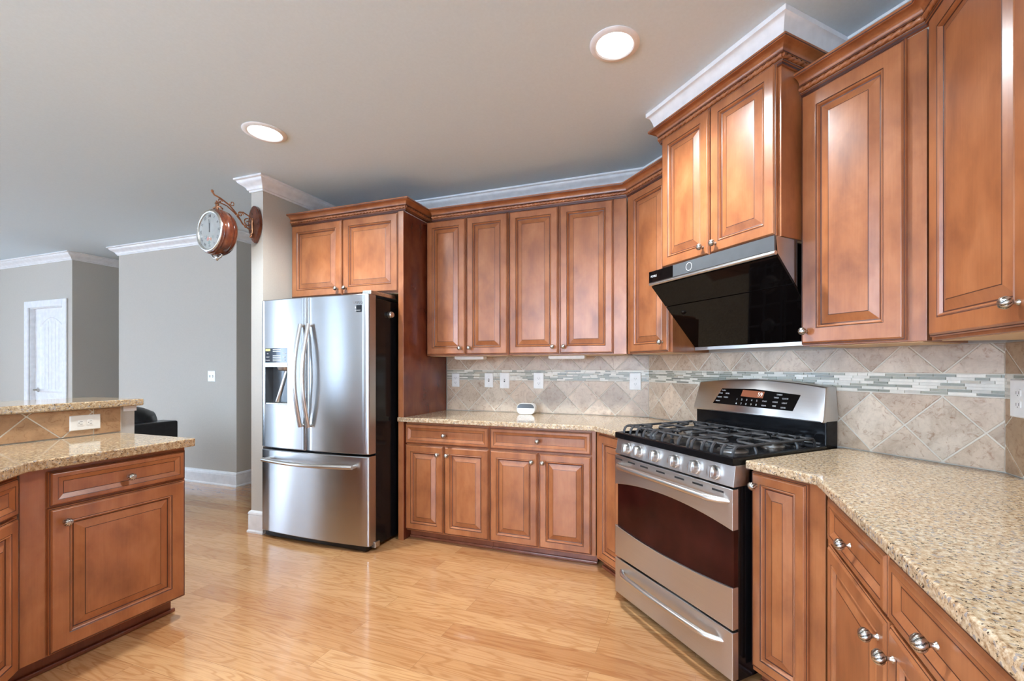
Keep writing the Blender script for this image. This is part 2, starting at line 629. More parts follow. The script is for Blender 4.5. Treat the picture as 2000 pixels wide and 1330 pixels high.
struct(ceiling())


def wall_poly(name, poly, z0=0, z1=CEIL_Z - .0005):
    return struct(MB().prism(poly, z0, z1).build(name, WALL))


wall_poly('wall_back', [(-3.29, YW), (CX, YW), (CX + .05, YW + .12), (-3.29, YW + .12)])
wall_poly('wall_diagonal', [(CX, YW), (XR, CY), (XR + .12, CY + .05), (CX + .05, YW + .12)])
wall_poly('wall_right', [(XR, CY), (XR, BACK_Y), (XR + .12, BACK_Y), (XR + .12, CY + .05)])
wall_poly('wall_wing', [(-3.29, 2.512), (-3.166, 2.512), (-3.166, YW), (-3.29, YW)])
wall_poly('wall_far', [(-6.68, 3.394), (-4.665, 3.394), (-4.665, 5.6), (-6.68, 5.6)])
wall_poly('wall_hall', [(-4.665, 5.5), (-3.29, 5.5), (-3.29, 5.6), (-4.665, 5.6)])
wall_poly('wall_hall_right', [(-3.29, YW + .12), (-3.17, YW + .12), (-3.17, 5.5), (-3.29, 5.5)])
wall_poly('wall_recess', [(-7.5, 5.5), (-6.68, 5.5), (-6.68, 5.6), (-7.5, 5.6)])
# the wall with the white door: two stretches and the head above the doorway
DY = 3.33
DX0, DX1, DZ = -8.47, -7.68, 2.085
mb = MB()
mb.box(LEFT_X, DX0, DY, 3.47, 0, CEIL_Z - .0005)
mb.box(DX1, -7.5, DY, 3.47, 0, CEIL_Z - .0005)
mb.box(DX0, DX1, DY, 3.47, DZ, CEIL_Z - .0005)
mb.box(-7.62, -7.5, 3.47, 5.6, 0, CEIL_Z - .0005)
struct(mb.build('wall_entry', WALL))


def holed_wall(name, axis, t0, t1, lo, hi, wins, z0, z1):
    mb = MB()
    B = (lambda a, b, c, d: mb.box(a, b, t0, t1, c, d)) if axis == 'x' else (lambda a, b, c, d: mb.box(t0, t1, a, b, c, d))
    cur = lo
    for a, b in wins:
        B(cur, a, 0, CEIL_Z - .0005)
        B(a, b, 0, z0)
        B(a, b, z1, CEIL_Z - .0005)
        cur = b
    B(cur, hi, 0, CEIL_Z - .0005)
    return struct(mb.build(name, WALL))


holed_wall('wall_rear', 'x', BACK_Y - .12, BACK_Y, LEFT_X, XR, REAR_WINDOWS, 0.1, 2.6)
holed_wall('wall_left', 'y', LEFT_X - .12, LEFT_X, BACK_Y, DY, LEFT_WINDOWS, 0.1, 2.6)


def window_frame(n, axis, t, a, b, z0=0.1, z1=2.6):
    mb = MB()
    B = (lambda p, q, c, d: mb.box(p, q, t, t + .05, c, d)) if axis == 'x' else (lambda p, q, c, d: mb.box(t, t + .05, p, q, c, d))
    w = .05
    B(a, a + w, z0, z1); B(b - w, b, z0, z1); B(a + w, b - w, z0, z0 + w); B(a + w, b - w, z1 - w, z1)
    zm = (z0 + z1) / 2
    B(a + w, b - w, zm - .025, zm + .025)
    return struct(mb.build('window_%d' % n, TRIM))


for i, (a, b) in enumerate(REAR_WINDOWS):
    window_frame(i + 1, 'x', BACK_Y - .10, a, b)
for i, (a, b) in enumerate(LEFT_WINDOWS):
    window_frame(i + 6, 'y', LEFT_X - .10, a, b)


# ------------------------------------------------------------------ swept mouldings
def sweep(path, prof, closed_ends=True):
    """path: plan points with the room on the RIGHT hand of travel turned... out = right-hand normal; prof: (out, z)"""
    mb = MB()
    n = len(path)
    rs = []
    for i in range(n):
        p = Vector((path[i][0], path[i][1]))
        ns = []
        if i > 0:
            t = (p - Vector(path[i - 1][:2])).normalized()
            ns.append(Vector((t.y, -t.x)))
        if i < n - 1:
            t = (Vector(path[i + 1][:2]) - p).normalized()
            ns.append(Vector((t.y, -t.x)))
        if len(ns) == 2:
            m = (ns[0] + ns[1]).normalized()
            m = m / max(0.2, m.dot(ns[0]))
        else:
            m = ns[0]
        rs.append([(p.x + m.x * o, p.y + m.y * o, z) for o, z in prof])
    mb.rings(rs, 0, closed_ends, closed_ends)
    return mb


def crown_prof(h=.095, w=.085, top=CEIL_Z - .001):
    b = top - h
    pts = [(0.001, b), (.010, b), (.012, b + .012), (.020, b + .016)]
    for k in range(7):                      # cove then ogee
        a = k / 6
        pts.append((.022 + (w - .036) * (a - math.sin(2 * PI * a) / 9), b + .022 + (h - .040) * (a ** 1.0)))
    pts += [(w - .006, top - .014), (w, top - .012), (w, top), (0.001, top)]
    return pts


CP = crown_prof()
ntrim = [0]


def trim(mb, name=None, smooth=30, mat=None):
    ntrim[0] += 1
    return struct(mb.build(name or 'trim_%d' % ntrim[0], mat or TRIM, smooth=smooth))


# white crowns (path goes left to right seen from the room, so that the room lies on the right hand)
trim(sweep([(-3.29, 3.36), (-3.29, 2.512), (-3.166, 2.512), (-3.166, YW), (-2.0, YW), (CX, YW), (XR, CY), (XR, 0.0)], CP))
trim(sweep([(-6.68, 5.4), (-6.68, 3.394), (-4.665, 3.394), (-4.665, 5.4)], CP))
trim(sweep([(LEFT_X, DY), (-7.5, DY), (-7.5, 5.4)], CP))
# white crown boxed around the deep cabinet over the hood
hp = [dloc(2.10, -1.964), dloc(1.713, -1.964), dloc(1.713, -1.230), dloc(2.10, -1.230)]
trim(sweep(hp, [(-.02, 2.648), (.030, 2.648), (.034, 2.662), (.040, 2.690), (.050, 2.716), (.058, 2.724), (.066, 2.727), (.066, CEIL_Z - .001), (-.02, CEIL_Z - .001)]))


def base_prof(h=.155):
    return [(0, 0), (.022, 0), (.022, .012), (.015, .022), (.015, h - .040), (.013, h - .030), (.017, h - .026), (.014, h - .012), (.006, h - .004), (0, h)]


struct(sweep([(-6.68, 5.4), (-6.68, 3.394), (-4.665, 3.394), (-4.665, 5.4)], base_prof()).build('baseboard_far', TRIM))
struct(sweep([(-3.29, 3.45), (-3.29, 2.512), (-3.166, 2.512), (-3.166, 2.60)], base_prof(.17)).build('baseboard_wing', TRIM))
struct(sweep([(-7.5, 3.34), (-7.5, 5.4)], base_prof()).build('baseboard_entry', TRIM))
trim(sweep([(-6.68, 5.4), (-6.68, 3.50)], [(0, 1.02), (.012, 1.02), (.02, 1.045), (.05, 1.06), (.05, 1.075), (0, 1.08)]))

# white door far left, with its casing
door = struct(thing('door_1', 'white arch-panelled interior door', 'door', (0, 0, 0)))
del door['label'], door['category']
mb = MB()
x0, x1, yb = DX0 + .012, DX1 - .012, DY + .05
mb.box(x0, x1, yb, yb + .035, .01, DZ - .012)
pa, pb = x0 + .115, x1 - .115


def arch(a, b, z0, z1, rise, n=12):
    pts = [(a, z0), (b, z0), (b, z1 - rise)]
    for k in range(1, n):
        t = k / n
        pts.append((b + (a - b) * t, z1 - rise + rise * math.sin(PI * t)))
    return pts + [(a, z1 - rise)]


def arch_inset(poly, d):
    cx = sum(p[0] for p in poly) / len(poly); cz = sum(p[1] for p in poly) / len(poly)
    w = max(p[0] for p in poly) - min(p[0] for p in poly); h = max(p[1] for p in poly) - min(p[1] for p in poly)
    return [(cx + (p[0] - cx) * (1 - 2 * d / w), cz + (p[1] - cz) * (1 - 2 * d / h)) for p in poly]


for (z0, z1, rise) in ((.95, DZ - .13, .12), (.22, .80, .0)):
    p = arch(pa, pb, z0, z1, rise)
    r0 = [(q[0], yb - .0005, q[1]) for q in p]
    r1 = [(q[0], yb - .008, q[1]) for q in arch_inset(p, .012)]
    r2 = [(q[0], yb - .001, q[1]) for q in arch_inset(p, .030)]
    mb.rings([r0, r1, r2], 0, False, True)
    for k in range(1, 6):
        xx = pa + .03 + (pb - pa - .06) * k / 6
        mb.box(xx - .014, xx + .014, yb - .0035, yb - .0005, z0 + .04, z1 - .05 - (rise * .35 if k in (1, 5) else 0))
struct(mb.build('door_leaf', TRIM, door))
mb = MB()
for a, b, c, d in ((DX0 - .085, DX0 + .004, 0, DZ + .085), (DX1 - .004, DX1 + .085, 0, DZ + .085), (DX0 + .004, DX1 - .004, DZ - .004, DZ + .085)):
    mb.box(a, b, DY - .02, DY - .001, c, d)
mb.box(DX0, DX0 + .011, DY, DY + .12, 0, DZ); mb.box(DX1 - .011, DX1, DY, DY + .12, 0, DZ); mb.box(DX0 + .011, DX1 - .011, DY, DY + .12, DZ - .011, DZ)
struct(mb.build('door_casing', TRIM, door, bevel=.006))
mb = MB()
M = Matrix.Translation((DX0 + .085, yb, .985)) @ Matrix.Rotation(PI / 2, 4, 'X')
mb.lathe([(.030, 0), (.030, .006), (.010, .010), (.010, .045)], 0, 16, M)
mb.tube([(DX0 + .085, yb - .045, .985), (DX0 + .14, yb - .052, .985), (DX0 + .19, yb - .045, .983)], .009, 8)
struct(mb.build('door_handle', NICKEL, door, smooth=40))

# ------------------------------------------------------------------ recessed lamps
for i, (lx, ly, r) in enumerate(LIGHTS):
    t = thing('recessed_light', ['lit recessed can light in the ceiling close to the range hood cabinet',
                                 'lit recessed can light in the ceiling above the refrigerator, farther from the hood'][i],
              'ceiling light', (lx, ly, CEIL_Z), 0, 'lit recessed ceiling lights')
    MB().lathe([(r - .030, -.001), (r - .030, -.006), (r - .024, -.010), (r - .006, -.008), (r, -.003), (r, -.0005)], 0, 48, None, False).build('trim_ring', TRIM, t, smooth=40)
    mb = MB()
    mb.rings([[(rr * math.cos(2 * PI * k / 40), rr * math.sin(2 * PI * k / 40), h) for k in range(40)] for rr, h in ((r - .029, -.001), (r - .030, .03), (r - .034, .09), (.03, .13))], 0, False, True)
    mb.build('reflector', CAN, t, smooth=60)
    mb = MB()
    mb.lathe([(.001, -.012), (.03, -.011), (.055, -.004), (.066, .012), (.066, .03), (.045, .07), (.02, .10)], 0, 32)
    mb.build('bulb', LAMP, t, smooth=60, loc=(0, 0, .018))
    can_lamp((lx, ly, CEIL_Z - .03))


# ------------------------------------------------------------------ cabinet fronts
def panel_front(x0, x1, z0, z1, fw=.068, raised=True, yf=-.020):
    """a door or drawer front in the local frame: y = 0 is the face frame, -y the room; materials 0 wood, 1 glaze"""
    mb = MB()

    def R(i, y):
        return [(x0 + i, y, z0 + i), (x1 - i, y, z0 + i), (x1 - i, y, z1 - i), (x0 + i, y, z1 - i)]
    edge = [(0, -.0005, 0), (0, yf + .009, 0), (.0025, yf + .006, 1), (.0055, yf + .006, 0), (.010, yf + .001, 0), (.012, yf, 0)]
    if raised:
        f = fw - .006
        prof = edge + [(f - .014, yf, 1), (f - .0115, yf + .002, 0), (f - .008, yf - .0005, 0), (f - .004, yf + .003, 0), (f, yf + .011, 1),
                       (f + .004, yf + .0122, 0), (f + .006, yf + .0118, 0), (f + .036, yf + .0015, 1), (f + .0385, yf + .001, 0), (f + .041, yf + .0008, 0)]
    else:
        f = .034
        prof = edge + [(f - .008, yf, 1), (f - .006, yf + .001, 0), (f + .012, yf + .010, 1), (f + .0145, yf + .0102, 0)]
    mb.rings([R(i, y) for i, y, _ in prof], [m for _, _, m in prof][:-1], True, True)
    mb.m[-1] = 0
    mb.m[-2] = 0
    return mb


def knob_mesh():
    mb = MB()
    seg, nr = 54, 15
    rs = []
    prof = [(.0075, 0), (.0075, .002), (.0045, .004), (.0045, .011), (.006, .013)]
    for r, h in prof:
        rs.append([(r * math.cos(2 * PI * k / seg), -h, r * math.sin(2 * PI * k / seg)) for k in range(seg)])
    R = .0148
    for j in range(1, nr):
        th = PI * j / nr
        h = .013 + R * .92 - R * .92 * math.cos(th)
        ring = []
        for k in range(seg):
            ph = 2 * PI * k / seg
            rr = R * math.sin(th) * (1 + .13 * abs(math.cos(4.5 * ph + 1.9 * th)) * min(1, math.sin(th) * 1.6))
            ring.append((rr * math.cos(ph), -h, rr * math.sin(ph)))
        rs.append(ring)
    mb.rings(rs, 0)
    for q in range(len(prof) * seg, len(mb.f) - 2):
        j, k = q // seg - len(prof) + 1, q % seg
        th = PI * (j + .5) / nr
        if abs(math.cos(4.5 * 2 * PI * (k + .5) / seg + 1.9 * th)) < .42:
            mb.m[q] = 1
    me = mb.build('knob', [NICKEL, TARNISH], smooth=80)
    return me


_k = knob_mesh()
KNOB = _k.data
bpy.data.objects.remove(_k)


def knob(parent, x, z, y=-.020):
    o = bpy.data.objects.new('knob', KNOB)
    C.objects.link(o)
    o.parent = parent
    o.location = (x, y, z)
    return o


def front(root, kind, x0, x1, z0, z1, k=None, fw=.068):
    raised = kind == 'door'
    o = panel_front(x0, x1, z0, z1, fw, raised).build(kind, [WOOD, GLAZE], root)
    if k == 'c':
        k = ((x0 + x1) / 2, (z0 + z1) / 2)
    if k:
        knob(o, k[0], k[1])
    return o


def body(root, w0, w1, d, z0, z1, name='carcass', under=True, y0=0.0):
    MB().box(w0, w1, y0, d, z0, z1).build(name, WOOD, root, bevel=.0015)
    if under:
        MB().box(w0 + .018, w1 - .018, y0 + .02, d - .01, z0 - .003, z0 - .0003).build('underside', MAPLE, root)


def toe(root, w0, w1, d=.30, h=.070, rec=.052):
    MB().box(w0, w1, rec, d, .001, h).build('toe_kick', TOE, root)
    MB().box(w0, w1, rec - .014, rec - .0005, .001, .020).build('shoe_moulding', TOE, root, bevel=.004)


G = 'cherry stained cabinets'
BF, DF, RF = 2.788, 1.540, 0.425        # face-frame planes of the base runs
ZB0, ZB1 = .071, .883
# --- base cabinets on the back wall
for (a, b, m, lab) in ((-2.048, -1.356, -1.720, 'drawer base cabinet next to the refrigerator panel, with one drawer over two doors'),
                       (-1.356, -0.604, -0.993, 'wider drawer base cabinet in the middle of the back run, under the small white device')):
    t = thing('base_cabinet', lab, 'cabinet', (a, BF, 0), 0, G)
    w = b - a
    body(t, .001, w - .001, .55, ZB0, ZB1, under=False)
    toe(t, .001, w - .001)
    r = w - (.028 if b > -1 else .006)
    l = .006 if b > -1 else -.001
    front(t, 'drawer', l, r, .722, .868, 'c')
    mm = m - a
    front(t, 'door', l, mm - .005, .082, .713, (mm - .040, .655))
    front(t, 'door', mm + .005, r, .082, .713, (mm + .038, .655))

# --- narrow base cabinets either side of the range, on the diagonal
t = thing('base_cabinet', 'narrow full-door base cabinet squeezed between the back run and the left side of the range', 'cabinet', dloc(DF, -2.385), -PI / 4, G)
body(t, .002, .338, .12, ZB0, ZB1, under=False)
toe(t, .002, .338, .11)
front(t, 'door', .045, .330, .09, .868, (.294, .81))
t = thing('base_cabinet', 'narrow full-door base cabinet beside the right side of the range', 'cabinet', dloc(DF, -1.232), -PI / 4, G)
body(t, .002, .291, .30, ZB0, ZB1, under=False)
toe(t, .002, .27, .20)
front(t, 'door', .006, .236, .095, .872, (.032, .822), .062)

# --- right-hand base run
for (y0, w, lab) in ((DF / S2 - RF, 1.035, 'base cabinet under the right-hand counter, two drawers over two doors with knobs close together'),
                     (DF / S2 - RF - 1.037, 0.60, 'base cabinet at the bottom right corner of the photo, nearest the viewer')):
    t = thing('base_cabinet', lab, 'cabinet', (RF, y0, 0), -PI / 2, G)
    body(t, .002 if w < 1 else .022, w - .001, .30 if w > 1 else .58, ZB0, ZB1, under=False)
    if w > 1:
        MB().box(.20, w - .001, .31, .58, ZB0, ZB1).build('carcass_back', WOOD, t)
    toe(t, .03, w - .002, .28)
    if w > 1:
        l, m, r = .085, .560, 1.005
        front(t, 'drawer', l, m - .005, .722, .868, 'c')
        front(t, 'drawer', m + .005, r, .722, .868, 'c')
        front(t, 'door', l, m - .005, .082, .713, (m - .045, .655))
        front(t, 'door', m + .005, r, .082, .713, (m + .040, .655))
    else:
        front(t, 'drawer', .03, w - .02, .722, .868, 'c')
        front(t, 'door', .03, w - .02, .082, .713, (.06, .655))

# --- island
IX = -2.52
t = thing('island_cabinet', 'island base cabinet end unit with one wide drawer over one big door', 'cabinet', (IX, .962, 0), PI / 2, G)
body(t, .001, .596, .54, .098, .876, under=False)
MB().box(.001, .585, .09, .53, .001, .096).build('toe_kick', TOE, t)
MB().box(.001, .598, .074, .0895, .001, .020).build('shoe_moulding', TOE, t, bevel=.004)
front(t, 'drawer', .078, .590, .712, .858, (.345, .780))
front(t, 'door', .078, .590, .105, .705, (.124, .642), .082)
t = thing('island_cabinet', 'angled island cabinet cut off by the left edge of the photo', 'cabinet', (IX + .60 * S2, .958 - .60 * S2, 0), 3 * PI / 4, G)
body(t, .001, .597, .40, .098, .876, under=False)
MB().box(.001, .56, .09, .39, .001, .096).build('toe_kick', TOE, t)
front(t, 'drawer', .03, .572, .712, .858, 'c')
front(t, 'door', .03, .572, .105, .705, (.07, .642))

# --- wall cabinets on the back wall
UF, UD, UR = 3.050, 1.845, 0.755
ZU0, ZU1 = 1.380, 2.4528
for (a, b, m, lab) in ((-2.046, -1.326, -1.684, 'tall double-door wall cabinet next to the refrigerator panel'),
                       (-1.325, -0.446, -0.929, 'tall double-door wall cabinet in the middle of the back wall, right of its narrower twin')):
    t = thing('wall_cabinet', lab, 'cabinet', (a, UF, 0), 0, G)
    w = b - a
    body(t, .001, w - .001, .305, ZU0, ZU1)
    l, mm, r = .006, m - a, (w - .006 if b < -1 else w - .090)
    front(t, 'door', l, mm - .005, 1.386, 2.452, (mm - .042, 1.437), .073)
    front(t, 'door', mm + .005, r, 1.386, 2.452, (mm + .040, 1.437), .073)
    xa, xb = (.20, .46) if b < -1 else (.28, .56)
    u = thing('under_cabinet_light', ['slim white under-cabinet light bar below the doors next to the refrigerator panel',
                                      'slim white under-cabinet light bar below the middle wall cabinet'][0 if b < -1 else 1], 'light bar', (a + (xa + xb) / 2, UF + .12, 1.376), 0, 'under-cabinet light bars')
    hw = (xb - xa) / 2
    MB().box(-hw, hw, -.03, .03, -.022, 0).build('housing', WHITE, u, bevel=.003)
    MB().box(-hw + .01, hw - .01, -.022, .022, -.026, -.0225).build('diffuser', OFFWHITE, u)

# --- diagonal wall cabinets
t = thing('wall_cabinet', 'single-door corner wall cabinet left of the range hood', 'cabinet', dloc(UD, -2.480), -PI / 4, G)
body(t, .014, .452, .295, ZU0, ZU1)
front(t, 'door', .055, .432, 1.386, 2.452, (.385, 1.442), .070)
t = thing('wall_cabinet', 'single-door wall cabinet right of the range hood, knob at its lower left', 'cabinet', dloc(UD, -1.227), -PI / 4, G)
body(t, .002, .442, .295, ZU0, ZU1)
front(t, 'door', .004, .386, 1.386, 2.452, (.030, 1.442), .086)
t = thing('wall_cabinet', 'wall cabinet at the right edge of the photo, nearest the viewer', 'cabinet', (UR, 1.852, 0), -PI / 2, G)
body(t, .012, .62, .275, ZU0, ZU1)
front(t, 'door', .030, .520, 1.390, 2.452, (.474, 1.446), .080)

# --- deep cabinet above the hood
HF = 1.715
HOODCAB = t = thing('hood_cabinet', 'deeper double-door cabinet above the black range hood', 'cabinet', dloc(HF, -1.962), -PI / 4, G)
body(t, .001, .730, .425, 1.842, 2.590)
front(t, 'door', .006, .352, 1.848, 2.580, (.316, 1.893), .072)
front(t, 'door', .358, .716, 1.848, 2.580, (.396, 1.893), .072)

# --- cabinet above the refrigerator, and the tall side panel
FF = 2.772
FRCAB = t = thing('refrigerator_cabinet', 'short double-door cabinet above the refrigerator', 'cabinet', (-3.160, FF, 0), 0, G)
body(t, .001, 1.064, .57, 1.850, 2.465)
front(t, 'door', .008, .529, 1.858, 2.452, (.492, 1.908), .078)
front(t, 'door', .537, 1.058, 1.858, 2.452, (.576, 1.908), .078)
t = thing('refrigerator_enclosure', 'tall dark red wooden gable between refrigerator and counter', 'cabinet side', (-2.073, 2.755, 0))
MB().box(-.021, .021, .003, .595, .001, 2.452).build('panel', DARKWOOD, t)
MB().box(-.0215, .0225, -.004, .0025, .001, 2.452).build('edge_strip', WOOD, t, bevel=.001)


# ------------------------------------------------------------------ stained crown mouldings with rope
def wood_crown(label, path, zb, owner=None):
    prof = [(.0005, 0), (.010, 0), (.011, .009), (.015, .0105), (.0165, .014), (.0165, .0165), (.012, .018), (.012, .0405), (.019, .0415), (.0215, .043), (.022, .047)]
    for k in range(1, 7):
        a = k / 6
        prof.append((.022 + .034 * (1 - math.cos(a * PI / 2)), .047 + .025 * math.sin(a * PI / 2)))
    prof += [(.059, .074), (.060, .078), (.060, .086), (.0005, .086)]
    if owner:                                  # sits on one cabinet only: a part of it
        t = bpy.data.objects.new('crown_moulding', None)
        C.objects.link(t)
        bpy.context.view_layer.update()
        t.parent = owner
        t.matrix_parent_inverse = owner.matrix_world.inverted()
    else:
        t = thing('crown_moulding', label, 'moulding', (0, 0, 0), 0, 'stained crown mouldings on the cabinets')
    smb = sweep(path, [(o, z + zb) for o, z in prof])
    for q in range((len(path) - 1) * len(prof)):
        if q % len(prof) in (1, 3, 5, 7, 9, 17):
            smb.m[q] = 1
    smb.build('cove', [WOOD, GLAZE], t, smooth=28)
    # rope strand
    mb = MB()
    off = .0165
    pts = []
    n = len(path)
    for i in range(n):
        p = Vector(path[i][:2]); ns = []
        if i > 0:
            q = (p - Vector(path[i - 1][:2])).normalized(); ns.append(Vector((q.y, -q.x)))
        if i < n - 1:
            q = (Vector(path[i + 1][:2]) - p).normalized(); ns.append(Vector((q.y, -q.x)))
        m = ns[0]
        if len(ns) == 2:
            m = (ns[0] + ns[1]).normalized(); m = m / max(.2, m.dot(ns[0]))
        pts.append(p + m * off)
    for i in range(n - 1):
        a, b = pts[i], pts[i + 1]
        L = (b - a).length
        if L < .02:
            continue
        k = max(6, int(L / .0035))
        tdir = (b - a) / L
        nrm = Vector((tdir.y, -tdir.x))
        rs = []
        for j in range(k + 1):
            u = j / k
            c = a + (b - a) * u
            tw = u * L / .030 * PI
            ring = []
            for s in range(16):
                ph = 2 * PI * s / 16
                rr = .0062 + .0045 * abs(math.cos(ph - tw)) ** .7
                ring.append((c.x + nrm.x * rr * math.cos(ph), c.y + nrm.y * rr * math.cos(ph), zb + .0292 + rr * math.sin(ph)))
            rs.append(ring)
        mb.rings(rs, 0)
    mb.build('rope', [WOOD], t, smooth=50)
    return t


CB = 2.4535
wood_crown('stained crown moulding on top of the short cabinet above the refrigerator', [(-3.160, FF), (-2.050, FF), (-2.050, 3.30)], CB, FRCAB)
ub = (-2.046, UF)
corner5 = (UD / S2 - UF, UF)
wood_crown('stained crown moulding running along the back wall cabinets to the corner cabinet left of the hood', [(-1.9885, UF), corner5, dloc(UD, -2.02)], CB)
wood_crown('stained crown moulding around the top of the hood cabinet, highest of the mouldings', [dloc(2.10, -1.963), dloc(HF, -1.963), dloc(HF, -1.231), dloc(2.10, -1.231)], 2.560, HOODCAB)
corner6 = (UR, UD / S2 - UR)
wood_crown('stained crown moulding over the cabinets right of the hood, at the top right corner of the photo', [dloc(UD, -1.226), corner6, (UR, 1.30)], CB)

# ------------------------------------------------------------------ granite worktops
Z0, Z1 = .8845, .9175
CD = 1.497
pA = [(-2.094, 2.735), (CD / S2 - 2.735, 2.735), dloc(CD, -2.046), dloc(DW - .004, -2.046), (CX - .004, YW - .003), (-2.0475, YW - .003), (-2.0475, 2.7475), (-2.094, 2.7475)]
tag(MB().prism([p[:2] for p in pA], Z0, Z1).build('granite_worktop', GRANITE, bevel=.006, bseg=3), 'beige speckled granite worktop along the back wall, from the refrigerator panel to the range', 'worktop', 'granite worktops')
RX = .388
pB = [dloc(CD, -1.232), (RX, CD / S2 - RX), (RX, -.45), (XR - .003, -.45), (XR - .003, CY - .002), dloc(DW - .004, -1.232)]
tag(MB().prism([p[:2] for p in pB], Z0, Z1).build('granite_worktop', GRANITE, bevel=.006, bseg=3), 'beige speckled granite worktop right of the range, running toward the viewer', 'worktop', 'granite worktops')
IXC = -2.462
RIS = -3.095
pC = [(IXC, 1.575), (IXC, .968), (IXC + .9 * S2, .968 - .9 * S2), (IXC + .9 * S2 - .65 * S2, .968 - .9 * S2 - .65 * S2), (RIS, .30), (RIS, 1.575)]
tag(MB().prism(pC, .8785, .9195).build('granite_worktop', TAN_GRANITE, bevel=.006, bseg=3), 'granite worktop of the island, with a white outlet mirrored in it', 'worktop', 'granite worktops')
tag(MB().prism([(-3.070, 1.680), (-3.070, .2), (-3.55, .2), (-3.55, 1.680)], 1.066, 1.104).build('bar_top', TAN_GRANITE, bevel=.006, bseg=3), 'raised granite bar top behind the island worktop', 'worktop', 'granite worktops')
struct(MB().box(-3.28, -3.112, .2, 1.655, .001, 1.0645).build('wall_island', WALL))
trim(MB().box(-3.285, -3.1055, 1.60, 1.662, 1.035, 1.064), smooth=None)


# ------------------------------------------------------------------ tiled backsplashes
def clip(poly, f):
    out = []
    for i in range(len(poly)):
        a, b = poly[i], poly[(i + 1) % len(poly)]
        fa, fb = f(a), f(b)
        if fa >= 0:
            out.append(a)
        if fa * fb < 0:
            t = fa / (fa - fb)
            out.append((a[0] + (b[0] - a[0]) * t, a[1] + (b[1] - a[1]) * t))
    return out


def shrink(poly, g):
    n = len(poly)
    area2 = sum(poly[i][0] * poly[(i + 1) % n][1] - poly[(i + 1) % n][0] * poly[i][1] for i in range(n))
    if area2 < 0:
        poly = poly[::-1]
    res = poly
    for i in range(n):
        a, b = poly[i], poly[(i + 1) % n]
        L = math.hypot(b[0] - a[0], b[1] - a[1])
        if L < 1e-6:
            continue
        nx, nz = -(b[1] - a[1]) / L, (b[0] - a[0]) / L
        res = clip(res, lambda p, a=a, nx=nx, nz=nz: (p[0] - a[0]) * nx + (p[1] - a[1]) * nz - g)
        if len(res) < 3:
            return []
    return res


TILE_COLS = [(0.54, 0.43, 0.315), (0.60, 0.49, 0.37), (0.48, 0.38, 0.28), (0.63, 0.53, 0.41), (0.55, 0.46, 0.355), (0.45, 0.365, 0.275)]


def backsplash(name, label, org, rot, L, zones, phase, band=None, cols=TILE_COLS, D=.251, fixed=None, group='tiled backsplashes'):
    """local x along the wall, -y into the room; zones = (z0, z1, zcross)"""
    t = thing(name, label, 'backsplash', org, rot, group)
    zlo = min(z[0] for z in zones); zhi = max(z[1] for z in zones)
    MB().box(.001, L - .001, -.006, -.0012, zlo, zhi).build('grout_bed', GROUT, t)
    mb = MB()

    def put(poly, col):
        poly = shrink(poly, .0028)
        if len(poly) < 3:
            return
        n = len(poly)
        inn = shrink(poly, .0016)
        if len(inn) != n:
            inn = poly
        mb.rings([[(p[0], -.0055, p[1]) for p in poly], [(p[0], -.0078, p[1]) for p in poly], [(p[0], -.0090, p[1]) for p in inn]], 0, False, True)
        for q in range(len(mb.c)):
            if mb.c[q] is None:
                mb.c[q] = col
    h = D / 2
    phase %= D
    for (z0, z1, zc) in zones:
        for k in range(-2, int(L / D) + 3):
            for j in range(-2, 3):
                for (cx, cz) in ((phase + h + k * D, zc + j * D), (phase + k * D, zc + h + j * D)):
                    poly = [(cx - h, cz), (cx, cz - h), (cx + h, cz), (cx, cz + h)]
                    x1 = L - .002 if fixed is None else fixed
                    poly = clip(poly, lambda p: p[0] - .002)
                    poly = clip(poly, lambda p: x1 - p[0]) if poly else []
                    poly = clip(poly, lambda p: p[1] - z0) if poly else []
                    poly = clip(poly, lambda p: z1 - p[1]) if poly else []
                    if len(poly) >= 3:
                        c = random.choice(cols); f = random.uniform(.93, 1.07)
                        put(poly, tuple(v * f for v in c))
        if fixed is not None:
            put([(fixed, z0), (L - .002, z0), (L - .002, z1), (fixed, z1)], cols[0])
    mb.build('diamond_tiles', TILE, t)
    if band:
        z0, z1 = band
        rows = 7
        rh = (z1 - z0) / rows
        mb = MB()
        pal = [((.84, .80, .70), 5), ((.74, .71, .62), 3), ((.30, .30, .24), 5), ((.38, .37, .29), 4), ((.52, .46, .35), 2), ((.60, .57, .49), 2), ((.24, .24, .20), 1)]
        bag = [c for c, w in pal for _ in range(w)]
        for r in range(rows):
            x = .003 - random.uniform(0, .06)
            while x < L - .004:
                w = random.choice((.04, .055, .07, .085, .11))
                a, b = max(x, .003), min(x + w, L - .003)
                if b - a > .006:
                    g = .0011
                    za, zb = z0 + r * rh + g, z0 + (r + 1) * rh - g
                    mb.box(a + g, b - g, -.0095, -.0055, za, zb, 0, random.choice(bag))
                x += w
        mb.build('mosaic_strips', MOSAIC, t)
    return t


